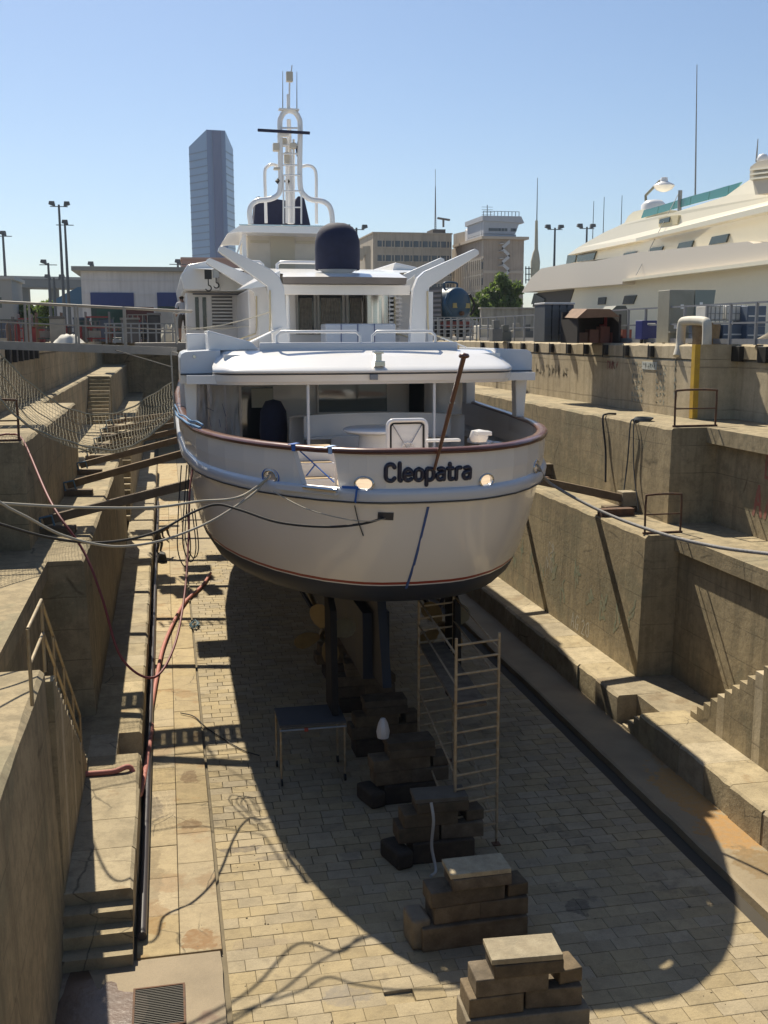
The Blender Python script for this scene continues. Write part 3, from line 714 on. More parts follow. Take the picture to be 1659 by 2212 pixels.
mb = MB(); mb.lathe((6.35,21.2,7.2), [(.001,.16),(.16,.13),(.2,0),(.16,-.1)], 16); yp('cushion', mb, WHITE, 60)
mb = MB(); 
for i in range(5): mb.cbox((7.3+.14*i, 24.8-.55*i, 6.75), (.18,.42,.14), Matrix.Rotation(rad(12), 4, 'Z'))
yp('fender_row', mb, WHITE, bevel=.04)
# slim roof poles, side pillars
for X in (3.15, 6.1): yp('roof_pole', MB().tube([(X,24.0,6.3),(X,24.0,8.25)], .038, 10), WHITE, 60)
for X in (XB-4.1, XB+4.1):
    s_ = 1 if X > XB else -1
    yp('side_pillar', MB().prism([(X-.16*s_,25.35,7.25),(X+.05*s_,25.35,7.25),(X+.12*s_,25.35,8.35),(X-.2*s_,25.35,8.35)], (0,.35,0)), WHITE, bevel=.03)
    yp('side_pillar', MB().box(X-.14,30.0,7.3,X+.14,30.45,8.35), WHITE, bevel=.03)
# salon bulkhead with door, windows and protective film
def panel(name, px0, py0, px1, py1, Y, m, th=.04, bevel=0):
    a = atY(px0, py0, Y); b = atY(px1, py1, Y); mb = MB(); mb.box(min(a.x,b.x), Y, min(a.z,b.z), max(a.x,b.x), Y+th, max(a.z,b.z)); return yp(name, mb, m, bevel=bevel)
BW = mat('bulkhead_paint', (.78,.73,.69), .3, coat=.3, var=.15, vscale=1)
mb = MB(); mb.box(1.75, 29.2, 6.3, 7.45, 44, 8.75); yp('salon', mb, BW)
f = panel('salon_door', 519,836,594,962,29.12, DGLASS); 
panel('door_blind', 543,840,590,880,29.09, mat('cream_blind', (.58,.56,.46), .6), .02); 
fr = MB(); a = atY(517,834,29.1); b = atY(596,962,29.1)
for X in (a.x, b.x): fr.box(X-.05,29.06,6.3,X+.05,29.13,a.z)
yp('door_frame', fr, BW)
wn = panel('salon_window', 688,829,836,888,29.12, mat('glass_reflection_grey', (.20,.22,.22), .05, spec=1.0), .04)  # quay reflection put into the pane as a lighter base grey
mb = MB(); a = atY(688,829,29.1); b = atY(836,888,29.1)
mb.box(a.x-.05,29.07,b.z-.05,b.x+.05,29.14,b.z); mb.box(a.x-.05,29.07,b.z,a.x,29.14,a.z); mb.box(b.x,29.07,b.z,b.x+.05,29.14,a.z); yp('window_frame', mb, BW)
panel('side_window', 884,829,926,925,29.12, DGLASS)
for (x0, x1) in ((420,452),(452,488),(488,519)):
    a = atY(x0,832,27.8); b = atY(x1,948,27.8); mb = MB(); N_ = 7
    rows = [[Vector((a.x+(b.x-a.x)*i/N_, 27.8+random.uniform(-.06,.06)+(.4 if x0 < 440 else 0), z)) for i in range(N_+1)] for z in [b.z+(a.z-b.z)*k/8 for k in range(9)]]
    mb.grid(rows); yp('protective_film', mb, PLAST, 80)
mb = MB(); rows = [[Vector((7.1+.5*math.cos(t_), 27.0+.5*math.sin(t_)+random.uniform(-.02,.02), z)) for t_ in [math.pi*(1+k/10) for k in range(11)]] for z in (6.3,6.8,7.3,7.8,8.4)]
mb.grid(rows); yp('protective_film', mb, PLAST, 80)
mk = MB()
for (x, y, l, v) in ((446,880,16,0),(452,900,22,1),(473,905,18,1),(480,872,14,1),(484,885,15,1),(463,930,30,1),(487,925,24,1)):
    p_ = atY(x, y, 27.70); q_ = atY(x+(4 if v else l), y+(l if v else 8), 27.70); mk.bar(p_, q_, .05, .01)
yp('film_tape', mk, mat('tape_navy', (.05,.07,.18), .6))
mb = MB(); mb.lathe((2.65,27.0,6.3), [(.32,0),(.36,.6),(.33,1.1),(.2,1.35),(.001,1.4)], 14); yp('covered_stool', mb, COVER, 60)
# ---- aft roof (boat deck): fascia, sloped white edge, wings, coaming
def roof_line(z, dy=0, hwx=3.62):
    P = []
    for k in range(41):
        u = -1+2*k/40; X = XB+hwx*u*(.985); Y = 23.75+dy+.42*u*u+.55*max(0, abs(u)-.86)/.14*max(0,abs(u)-.86)/.14
        P.append(Vector((X, Y, z)))
    return P
mb = MB(); rows = [roof_line(8.20,.25), roof_line(8.20,.06), roof_line(8.27,.03), roof_line(8.27,.0), roof_line(8.34,-.01), roof_line(8.42,-.03)]; mb.grid(rows); mb.grid([roof_line(8.42,-.03), roof_line(8.42,.6)]); yp('roof_fascia', mb, HULLW, 40)
mb = MB(); mb.grid([roof_line(8.42,-.045), roof_line(8.445,-.045)]); mb.grid([roof_line(8.445,-.045), roof_line(8.445,.0)]); yp('pin_stripe', mb, DARKLINE)
mb = MB(); rows = [roof_line(8.45,-.04), roof_line(8.47,-.12), roof_line(8.51,-.13), roof_line(8.55,-.08), roof_line(8.60,.05), roof_line(8.80,.55,3.5), roof_line(8.93,.9,3.4), roof_line(8.95,1.3,3.4)]
mb.grid(rows); yp('roof_edge', mb, WHITE, 40)
mb = MB(); mb.box(XB-4.15, 24.6, 8.21, XB+4.15, 34, 8.40); mb.box(XB-3.3, 24.75, 8.41, XB+3.3, 34, 8.86); yp('boat_deck', mb, WHITE)
for s_ in (-1, 1):                                    # wings
    xa = XB+s_*4.28; xb = XB+s_*3.35; mb = MB()
    P = [Vector((xb,25.2,8.42)), Vector((xa,25.2,8.42)), Vector((xa,25.2,8.78)), Vector((xa-s_*.04,25.2,8.88)), Vector((xa-s_*.14,25.2,8.93)), Vector((xb,25.2,8.97))]
    mb.prism(P, (0,3.4,0)); wg = yp('roof_wing', mb, BAND, bevel=.02)
    mb = MB(); mb.box(min(xa,xb)-.0, 25.16, 8.395, max(xa,xb), 28.6, 8.42); yp('pin_stripe', mb, DARKLINE)
    mb = MB(); mb.box(min(xa,xb), 25.2, 8.2, max(xa,xb), 28.6, 8.392); yp('roof_fascia', mb, HULLW)
mb = MB(); mb.lathe((XB-3.95,25.18,8.82), [(.001,.02),(.035,.02),(.04,0)], 10, rot=Matrix.Rotation(rad(90), 3, 'X')); yp('deck_light', mb, STEEL)
mb = MB(); mb.box(XB-2.45, 24.95, 8.86, XB+2.3, 25.1, 9.13); yp('coaming', mb, BAND, bevel=.03)
for (xa, xb) in ((XB-2.05, XB-.08), (XB+.22, XB+1.75)):
    zt = 9.38; mb = MB(); P = [(xa,25.0,9.1),(xa,25.0,zt-.1),(xa+.1,25.0,zt),(xb-.1,25.0,zt),(xb,25.0,zt-.1),(xb,25.0,9.1)]
    mb.tube(P, .036, 8); yp('hand_rail', mb, WHITE, 60)
# stern light fitting and plate on the roof edge
mb = MB(); mb.box(4.62,23.62,8.60,4.86,23.9,8.72); mb.box(4.67,23.75,8.7,4.81,23.95,8.88); mb.box(4.63,23.72,8.88,4.85,23.96,8.94); yp('stern_light', mb, STEEL, bevel=.01)
mb = MB(); mb.box(4.52,23.64,8.30,4.70,23.72,8.42); yp('name_light', mb, mat('fitting_grey', (.25,.26,.28), .4), bevel=.01)
# ---- davits
def davit(s_, Y, tipx, tipz, hook):
    X = XB+s_*1.85; mb = MB(); w_ = .17
    P = [Vector((X-w_,Y,8.9)), Vector((X-w_*1.05,Y,9.9)), Vector((X-s_*0-w_*.9,Y,10.55))]
    # outline of the bent beam, drawn in its own vertical plane
    if s_ < 0:
        out = [(X+.30,8.9),(X+.20,10.45),(X+.08,10.74),(X-.10,10.90),(tipx+.06,tipz+.11),(tipx-.03,tipz+.07),(tipx-.05,tipz-.02),(tipx+.03,tipz-.08),(X-.22,10.50),(X-.17,10.2),(X-.10,8.9)]
    else:
        out = [(X-.30,8.9),(X-.20,10.45),(X-.08,10.74),(X+.10,10.90),(tipx-.06,tipz+.11),(tipx+.03,tipz+.07),(tipx+.05,tipz-.02),(tipx-.03,tipz-.08),(X+.22,10.50),(X+.17,10.2),(X+.10,8.9)]
    mb.prism([Vector((a, Y-.14, b)) for a, b in out], (0,.28,0)); d = yp('davit', mb, WHITE, bevel=.02)
    mb = MB(); mb.box(X-.32,Y-.3,8.86,X+.32,Y+.3,8.95); yp('davit_base', mb, WHITE, parent=d, bevel=.02)
    mb = MB(); mb.tube([(X-s_*-.16,Y-.16,10.4),(X-s_*-.17,Y-.17,9.6),(X+s_*.2,Y-.17,9.35),(X+s_*.9,Y-.2,9.12)], .025, 6); yp('strap', mb, mat('strap_yellow', (.62,.52,.34), .7), parent=d)
    if hook:
        hx = tipx+hook; zt = tipz-.12-abs(hook)*.1; mb = MB(); mb.cbox((hx,Y,zt-.16),(.18,.1,.24)); mb.bar((hx,Y,zt+.1),(hx,Y,zt-.05),.03); hb = yp('pulley_block', mb, GALV, parent=d)
        mb = MB(); mb.tube([(hx,Y,zt-.28),(hx,Y,zt-.42)], .018, 6); mb.tube([Vector((hx+.075*math.sin(a), Y, zt-.49+.075*math.cos(a))) for a in [k*.45 for k in range(11)]], [.022]*9+[.016,.008], 6); yp('hook', mb, BLACK, 60, d)
davit(-1, 27, 1.42, 11.35, 0); davit(1, 27, 7.95, 11.36, 0)
davit(-1, 31, 1.28, 11.33, .22); davit(1, 31, 8.1, 11.42, 0)
mb = MB(); mb.cbox((1.28,31,11.0),(.2,.12,.26)); mb.tube([(1.28,31,10.88),(1.28,31,10.7)], .018, 6); mb.tube([Vector((1.28+.08*math.sin(a), 31, 10.62+.08*math.cos(a))) for a in [k*.45 for k in range(11)]], .02, 6); yp('hook', mb, BLACK)
# struts from coaming to davits, small white covers on the boat deck
mb = MB(); mb.bar((1.7,26.0,8.98),(3.0,27.0,9.55),.10,.03); mb.bar((7.6,26.6,8.98),(6.6,27.0,9.4),.08,.03); yp('davit_stay', mb, WHITE)
mb = MB(); mb.prism([(1.0,25.4,8.95),(2.2,25.4,8.95),(2.0,25.4,9.15),(1.0,25.4,9.42)], (0,2.2,0)); mb.box(.55,27.2,8.9,1.2,28.6,9.35); yp('deck_locker', mb, WHITE, bevel=.03)
mb = MB(); mb.box(4.2,28.2,8.86,6.1,29.2,9.60); bx = yp('deck_box', mb, BAND, bevel=.05)
mb = MB(); 
for X in (4.6,5.05,5.5): mb.box(X,28.18,8.9,X+.02,28.2,9.59)
mb.box(4.8,28.17,8.9,5.5,28.2,8.98); yp('box_strap', mb, mat('strap_navy', (.05,.07,.2), .6), parent=bx)
# ---- upper salon under its visor
mb = MB(); mb.box(2.4, 31, 8.86, 6.85, 48, 10.62); mb.box(.75, 36.2, 8.86, 8.5, 50, 10.72); yp('upper_salon', mb, BW, bevel=.06)
for (x0, x1) in ((641,681),(687,742),(750,788)):
    pn = panel('sliding_door', x0,636,x1,722,30.93, DGLASS, .05)
    a = atY(x0,636,30.9); b = atY(x1,722,30.9); fr = MB()
    for X in (a.x, b.x): fr.box(X-.035,30.88,b.z,X+.035,30.95,a.z)
    fr.box(a.x,30.88,a.z,b.x,30.95,a.z+.05); yp('door_frame', fr, ALU)
    cu = MB(); N_ = 24; rows = [[Vector((a.x+.08+(b.x-a.x-.16)*i/N_, 30.915-.0+.012*math.sin(i*2.1), z)) for i in range(N_+1)] for z in (b.z, a.z-.1)]; cu.grid(rows); yp('curtain', cu, mat('curtain_grey', (.20,.18,.15), .8, var=.8, vscale=9), parent=pn)
mb = MB(); rows = [[Vector((6.1+.38*math.cos(t_), 30.9+.35*math.sin(t_), z)) for t_ in [math.pi*(1+k/12) for k in range(13)]] for z in (8.9,10.6)]; mb.grid(rows); yp('mirror_panel', mb, STEEL, 60)
mb = MB(); 
for i in range(11): mb.box(6.5,30.86,9.2+.125*i,6.85,30.99,9.26+.125*i)
yp('louvre', mb, BW)
mb = MB(); mb.prism([(6.75,29.6,8.9),(7.35,29.6,8.9),(7.25,29.6,10.5),(6.95,29.6,10.5)], (0,.08,0)); yp('protective_film', mb, PLAST)
mb = MB(); mb.box(7.35,29.7,8.9,7.5,29.85,10.5); mb.tube([(3.25,28.6,8.9),(3.25,28.6,10.6)], .05, 8); yp('roof_pole', mb, WHITE)
for (x0, x1, y0, y1) in ((457,503,640,706),(527,548,640,668)):
    a = atY(x0, y0, 36.15); b = atY(x1, y1, 36.15); mb = MB(); N_ = 9 if y1 > 690 else 4
    for i in range(N_): z = b.z+(a.z-b.z)*i/N_; mb.box(a.x, 36.08, z, b.x, 36.18, z+(a.z-b.z)/N_*.45)
    yp('louvre', mb, mat('louvre_cream', (.62,.58,.53), .5)); yp('louvre_gap_shade', MB().box(a.x,36.13,b.z,b.x,36.19,a.z), mat('gap_shade_dark', (.16,.15,.14), .8) if 'gap_shade_dark' not in bpy.data.materials else bpy.data.materials['gap_shade_dark'])  # dark sheet behind the slats paints shade into the gaps
for (x0, x1) in ((421,431),(437,447)):
    a = atY(x0, 642, 36.15); b = atY(x1, 712, 36.15); yp('side_window', MB().box(a.x,36.14,b.z,b.x,36.19,a.z), DGLASS)
mb = MB(); a = atY(416,632,36.0); b = atY(590,622,36.0); mb.box(a.x, 35.9, a.z-.07, b.x, 35.98, a.z-.02); yp('pin_stripe', mb, DARKLINE)
# visor and roof
def arcrow(y, z, hwx, curve, n=24): return [Vector((XB+.12+hwx*(-1+2*k/n), y+curve*(-1+2*k/n)**2, z)) for k in range(n+1)]
mb = MB(); rows = [arcrow(29.5,10.63,1.65,.2), arcrow(28,10.63,1.65,.25), arcrow(27.95,10.80,1.66,.25)]; mb.grid(rows); yp('visor', mb, mat('visor_bronze', (.16,.14,.13), .35), 40)
mb = MB(); mb.box(2.95,28.25,10.35,6.5,28.5,10.62); yp('visor_beam', mb, HULLW, bevel=.02)
mb = MB(); rows = [arcrow(27.95,10.80,1.66,.25), arcrow(28.3,10.90,1.6,.3), arcrow(30,11.05,1.9,.3), arcrow(34,11.35,3.6,.3), arcrow(38,11.6,3.95,0), arcrow(50,11.7,3.7,0)]; mb.grid(rows)
mb.box(XB-3.95, 35.9, 10.73, XB+3.95, 50, 11.3); yp('roof', mb, WHITE, 40)
for s_ in (-1, 1):
    mb = MB(); x = XB+s_*3.95; mb.prism([(x,35.6,10.75),(x+s_*.08,35.6,11.2),(x-s_*.15,35.6,11.55),(x-s_*.9,35.6,11.7),(x-s_*1.2,35.6,10.75)], (0,14,0)); yp('roof_shoulder', mb, WHITE, bevel=.05)
mb = MB(); mb.prism([(XB-2.6,30.5,10.55),(XB-2.05,30.5,10.9),(XB-1.6,28.2,10.95),(XB-1.62,28.2,10.6)], (0,.05,0)); yp('side_fin', mb, WHITE); mb = MB(); mb.prism([(XB+1.7,28.3,10.65),(XB+2.3,29.5,10.95),(XB+2.3,29.5,10.4)], (0,.05,0)); yp('side_fin', mb, WHITE)
for (xa, xb, Y) in ((2.55,3.1,34),(3.55,4.9,34),(5.2,5.5,32)):
    z0 = 11.2; mb = MB(); mb.tube([(xa,Y,z0),(xa,Y,z0+.28),(xa+.1,Y,z0+.36),(xb-.1,Y,z0+.36),(xb,Y,z0+.28),(xb,Y,z0)], .05, 8); yp('hand_rail', mb, WHITE, 60)
# radome under its navy cover
mb = MB(); mb.lathe((4.66,29,0), [(.30,10.85),(.36,10.95),(.56,11.06)], 28); dm = yp('radome_foot', mb, WHITE, 50)
mb = MB(); mb.lathe((4.66,29,0), [(.58,11.03),(.605,11.05),(.61,11.6),(.60,11.8),(.54,12.0),(.42,12.16),(.24,12.25),(.001,12.28)], 32); yp('radome_cover', mb, COVER, 50, dm)
# ---- flybridge cabin and hard top
mb = MB(); mb.box(3.3,42.6,11.6,6.1,47,13.35); cb = yp('flybridge_cabin', mb, mat('cabin_cream', (.62,.55,.45), .5, var=.15), bevel=.04)
mb = MB()
for (x0, x1) in ((3.42,4.15),(5.2,5.95)): mb.box(x0,42.56,12.85,x1,42.61,12.95)
mb.box(4.2,42.57,11.7,5.15,42.6,13.2); yp('cabin_panel', mb, mat('panel_beige', (.52,.45,.33), .6), parent=cb)
mb = MB(); mb.prism([(2.45,41.2,13.05),(2.95,41.2,13.38),(7.0,41.2,13.38),(7.3,41.2,13.15),(7.2,41.2,13.1),(2.9,41.2,13.12)], (0,6,0)); yp('hard_top', mb, WHITE, bevel=.03)
mb = MB(); mb.box(2.9,41.17,13.36,7.05,41.2,13.41); yp('top_trim', mb, STEEL)
mb = MB(); mb.box(3.05,41.8,11.7,3.2,42,13.2); mb.tube([(3.0,41.6,11.7),(2.8,41.6,12.3),(3.1,41.6,13.1)], .04, 6); yp('top_post', mb, WHITE)
mb = MB(); mb.prism([(3.65,44,13.4),(6.05,44,13.4),(5.75,44,14.75),(5.5,44,14.85),(5.35,44,14.6),(4.3,44,14.75),(4.1,44,14.6),(3.95,44,14.8),(3.8,44,14.75)], (0,1.2,0)); yp('covered_console', mb, COVER, bevel=.06)
# ---- mast: tubular arch, side hoops, ladder, radar, aerials
def mz(zx, zy, Y=41): return atY(341.3+zx*.3086, 85.3+zy*.3086, Y)
mb = MB(); big_ = [(650,1290),(640,1215),(655,1160),(700,1128),(770,1120),(825,1100),(855,1050),(858,900),(853,600),(862,545),(885,510),(920,497),(960,512),(985,550),(995,610),(992,900),(998,1040),(1025,1090),(1070,1120),(1140,1130),(1190,1155),(1215,1210),(1222,1292)]
mb.tube(spline([mz(*p_) for p_ in big_], 4), .10, 10); ms = yp('mast_arch', mb, WHITE, 60)
for L_ in ([(757,1285),(752,1100),(748,930),(765,890),(800,875),(850,890)], [(1000,892),(1050,882),(1090,900),(1107,950),(1108,1100),(1110,1290)]):
    mb = MB(); mb.tube(spline([mz(*p_, 41.8) for p_ in L_], 4), .06, 8); yp('mast_hoop', mb, WHITE, 60)
mb = MB(); mb.tube([mz(930,1290,41.4), mz(925,900,41.4), mz(915,560,41.4)], [.13,.10,.08], 10); mb.bar(mz(912,500), mz(912,385), .12, .12); mb.tube([mz(918,480), mz(921,285)], .035, 6); yp('mast_pole', mb, WHITE, 60)
mb = MB(); mb.cbox(mz(920,262), (.24,.2,.34)); mb.tube([mz(925,235), mz(935,215), mz(938,180)], .02, 6); yp('mast_lamp', mb, mat('lamp_beige', (.5,.46,.38), .5), bevel=.02)
mb = MB()
for zx in (878,1003): mb.tube([mz(zx,1290,40.9), mz(zx,955,40.9)], .035, 6)
for zy in (1175,950,1060): mb.tube([mz(878,zy,40.9), mz(1003,zy,40.9)], .03, 6)
for zx in (900,950): mb.tube([mz(zx,1285,41.2), mz(zx,700,41.2)], .05, 6)
for zy in (620,740,800,880): mb.tube([mz(858,zy), mz(990,zy)], .035, 6)
yp('mast_ladder', mb, WHITE)
mb = MB(); mb.bar(mz(697,634,40.7), mz(1064,655,40.7), .08, .11); yp('radar_bar', mb, COVER, bevel=.03); mb = MB(); mb.cbox(mz(885,660,41), (.3,.3,.2)); yp('radar_mount', mb, WHITE)
mb = MB()
for (zx, z0, z1) in ((873,490,222),(972,490,225)): mb.tube([mz(zx,z0), mz(zx,z1)], [.022,.01], 6)
yp('whip_aerial', mb, GALV)
mb = MB(); mb.cbox(mz(915,492), (.75,.3,.05)); yp('mast_shelf', mb, WHITE)
mb = MB(); mb.cbox(mz(825,755), (.22,.3,.28)); mb.cbox(mz(945,745), (.25,.25,.2)); mb.cbox(mz(832,905), (.25,.2,.1)); mb.cbox(mz(900,830,41.2),(.2,.2,.4)); mb.cbox(mz(882,720,41.2),(.2,.2,.3)); yp('mast_light', mb, mat('lamp_beige2', (.55,.5,.42), .5), bevel=.03)
mb = MB(); mb.lathe(mz(840,992), [(.001,-.12),(.12,0),(.001,.12)], 10); mb.lathe(mz(902,992,41.3), [(.001,-.12),(.12,0),(.001,.12)], 10); yp('horn', mb, BLACK, 60)
mb = MB(); mb.prism([mz(985,670), mz(998,720), mz(990,780), mz(972,820), mz(966,770)], (0,.05,0)); yp('furled_flag', mb, COVER)
# ---- side deck detail, rudders, propellers
for s_ in (-1, 1):
    X = XB+s_*1.35; P0 = Vector((X, 22.6, 2.75))
    mb = MB(); mb.prism([(X-.07,21.2,1.35),(X-.07,22.1,1.35),(X-.07,22.2,4.1),(X-.07,21.35,3.6)], (.14,0,0)); yp('rudder', mb, mat('rudder_dark', (.018,.017,.016), .85, spec=.2) if s_ < 0 else bpy.data.materials['rudder_dark'], bevel=.02)
    mb = MB(); mb.tube([P0+Vector((0,-.25,0)), P0+Vector((0,4.5,.55))], .06, 10); yp('shaft', mb, BRONZE, 60)
    mb = MB(); mb.bar(P0+Vector((0,.6,.1)), Vector((X-.5,23.6,3.7)), .1, .05); mb.bar(P0+Vector((0,.6,.1)), Vector((X+.5,23.6,3.7)), .1, .05); yp('shaft_bracket', mb, NAVY)
    mb = MB(); mb.lathe(P0, [(.001,-.22),(.10,-.18),(.14,0),(.15,.2)], 14, rot=Matrix.Rotation(rad(90), 3, 'X')); pr = yp('propeller', mb, BRONZE, 60)
    for k in range(4):
        an = rad(15+90*k+(20 if s_ > 0 else 0)); bl_ = MB(); top = []; 
        for j in range(13):
            t = j/12*2*math.pi; rr = .42+.30*math.cos(t); tt = .27*math.sin(t)*(.55+.6*(rr-.1))
            ca, sa = math.cos(an), math.sin(an); tw = tt*.45
            top.append(P0+Vector((rr*ca-tt*sa, tw-.02, rr*sa+tt*ca)))
        bl_.prism(top[:-1], (0,.03,0)); yp('blade', bl_, BRONZE, parent=pr)
print('p3 ok')
# ================================================================== THINGS IN THE DOCK
# --- keel blocks
def log_block(parent, x, y, z, L, d, h, rot=0, m=WOOD, name='timber', bev=.02):
    mb = MB(); rt = Matrix.Rotation(rot, 4, 'Z')
    mt = Matrix.Translation((x, y, z+h/2)) @ rt
    mb.box(-L/2,-d/2,-h/2,L/2,d/2,h/2,0,mt)
    return obj(name, mb, m, parent, bevel=bev)
mat('block_stone', (.24,.20,.14), .9, var=.7, vscale=3, bump=.6, mott=.5)
WOOD_, WOODL_ = WOOD, WOODL
KLAB = ['sunlit keel block stack nearest the camera, pale plank on top', 'second keel block stack from the camera, a small sun spot on its plank',
        'keel block stack just behind the near scaffold foot', 'keel block stack under the propellers with a white hose beside it', 'keel block stack in deep shade under the stern',
        'keel block stack under the aft end of the keel', 'keel block stack behind the rudders, hard to see in the dark']
for i, y in enumerate((12.45, 14.75, 17.4, 19.9, 22.4, 25.2, 28.0)):
    h = 1.2 if i < 3 else 1.27
    X = 4.44+(.12 if i > 1 else 0)+random.uniform(-.05,.05)
    t = thing('keel_block', KLAB[i], 'block stack', (X, y, 0), 'keel block stacks along the middle of the dock floor')
    r_ = random.uniform(-.05,.05)
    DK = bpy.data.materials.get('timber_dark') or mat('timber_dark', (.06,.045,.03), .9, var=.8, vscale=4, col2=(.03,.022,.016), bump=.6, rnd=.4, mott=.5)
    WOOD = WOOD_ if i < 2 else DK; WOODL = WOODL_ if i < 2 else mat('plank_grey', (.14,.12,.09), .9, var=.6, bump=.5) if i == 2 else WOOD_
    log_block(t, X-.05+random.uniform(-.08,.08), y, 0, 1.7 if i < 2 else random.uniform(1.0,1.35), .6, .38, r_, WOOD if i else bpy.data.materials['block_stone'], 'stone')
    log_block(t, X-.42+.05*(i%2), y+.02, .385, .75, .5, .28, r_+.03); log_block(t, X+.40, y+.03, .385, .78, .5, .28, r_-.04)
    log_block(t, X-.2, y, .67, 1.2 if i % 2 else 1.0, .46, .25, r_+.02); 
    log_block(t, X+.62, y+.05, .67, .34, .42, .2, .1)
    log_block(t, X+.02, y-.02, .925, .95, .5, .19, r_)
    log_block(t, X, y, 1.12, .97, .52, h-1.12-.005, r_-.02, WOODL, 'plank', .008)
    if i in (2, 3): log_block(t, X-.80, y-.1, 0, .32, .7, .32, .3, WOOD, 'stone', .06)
    if i == 1: log_block(t, X-.95, y, .0, .3, .5, .5, .1, bpy.data.materials['block_stone'], 'stone', .06)
WOOD, WOODL = WOOD_, WOODL_
# --- scaffold tower
SCAF = mat('scaffold_steel', (.42,.35,.24), .6, metal=.4, var=.6, vscale=10, col2=(.25,.15,.06))
def ladder_frame(parent, x0, x1, y0, y1, z1, n):
    for (x, y) in ((x0, y0), (x1, y1)):
        obj('upright', MB().tube([(x,y,.12),(x,y,z1)], .028, 8), SCAF, parent, 60)
        obj('foot', MB().box(x-.07,y-.07,.0,x+.07,y+.07,.02).tube([(x,y,.02),(x,y,.14)], .016, 6), RUST, parent)
    for i in range(n):
        z = .42+(z1-.55)*i/(n-1)
        obj('rung', MB().tube([(x0,y0,z),(x1,y1,z)], .021, 6), SCAF, parent, 60)
t = thing('scaffold_tower', 'narrow rusty scaffold tower with ladder ends standing under the stern', 'scaffold', (5.1, 19.3, 0))
ladder_frame(t, 4.83, 5.68, 17.35, 17.55, 4.05, 14); ladder_frame(t, 5.10, 5.92, 21.3, 21.5, 4.0, 14)
for (a, b) in (((4.83,17.35,3.75),(5.10,21.3,3.75)),((5.68,17.55,3.75),(5.92,21.5,3.75)),((4.83,17.35,3.2),(5.10,21.3,3.2)),((5.68,17.55,3.2),(5.92,21.5,3.2)),((4.83,17.35,1.5),(5.10,21.3,1.75)),((5.68,17.55,.3),(5.92,21.5,1.4)),((4.83,17.35,.4),(5.92,21.5,.4)),((4.83,17.35,.45),(5.10,21.3,.7))):
    obj('brace', MB().tube([a, b], .021, 6), SCAF, t, 60)
obj('platform', MB().prism([(4.86,17.4,2.72),(5.45,17.5,2.72),(5.68,21.4,2.72),(5.12,21.3,2.72)], (0,0,.05)), WOOD, t)
tag(obj('bucket', MB().lathe((5.3,19.2,0), [(.001,.01),(.11,.01),(.14,.26),(.13,.26),(.10,.03)], 16), mat('bucket_blue', (.10,.16,.28), .5), smooth=60), 'pale blue bucket on the floor inside the scaffold tower', 'bucket')
# --- trestle platform below the port propeller
t = thing('work_platform', 'low wheeled work platform with a blue grey deck below the port propeller', 'platform', (2.9, 21.6, 0))
obj('deck', MB().box(2.05,20.9,1.28,3.45,22.0,1.33), mat('ply_bluegrey', (.07,.07,.07), .9, var=.3), t)
for (x, y) in ((2.08,20.95),(3.42,20.95),(2.08,21.95),(3.42,21.95)):
    l = obj('leg', MB().tube([(x,y,.12),(x,y,1.28)], .022, 8), SCAF, t, 60)
    obj('wheel', MB().lathe((x,y,.08), [(.001,-.02),(.08,-.02),(.08,.02),(.001,.02)], 14, rot=Matrix.Rotation(rad(90), 3, 'Y')), BLACK, l)
obj('rail', MB().tube([(2.05,20.9,1.22),(3.45,20.9,1.22)], .02, 6), GALV, t); obj('red_clamp', MB().cbox((2.6,20.88,1.22),(.08,.06,.07)), RED, t)
tag(obj('plastic_bag', MB().lathe((4.05,20.0,1.27), [(.001,.38),(.05,.40),(.10,.3),(.14,.12),(.12,.0),(.001,0)], 9), PLAST, smooth=30), 'white plastic bag hanging over the keel block under the propellers', 'bag')
tag(obj('hose', MB().tube(spline([(4.3,17.0,1.2),(4.32,16.9,.9),(4.3,16.95,.4),(4.34,16.8,.03),(4.2,16.6,.03)], 5), .028, 8), mat('hose_white', (.4,.4,.38), .6), smooth=60), 'short white hose hanging down a keel block beside the scaffold', 'hose')
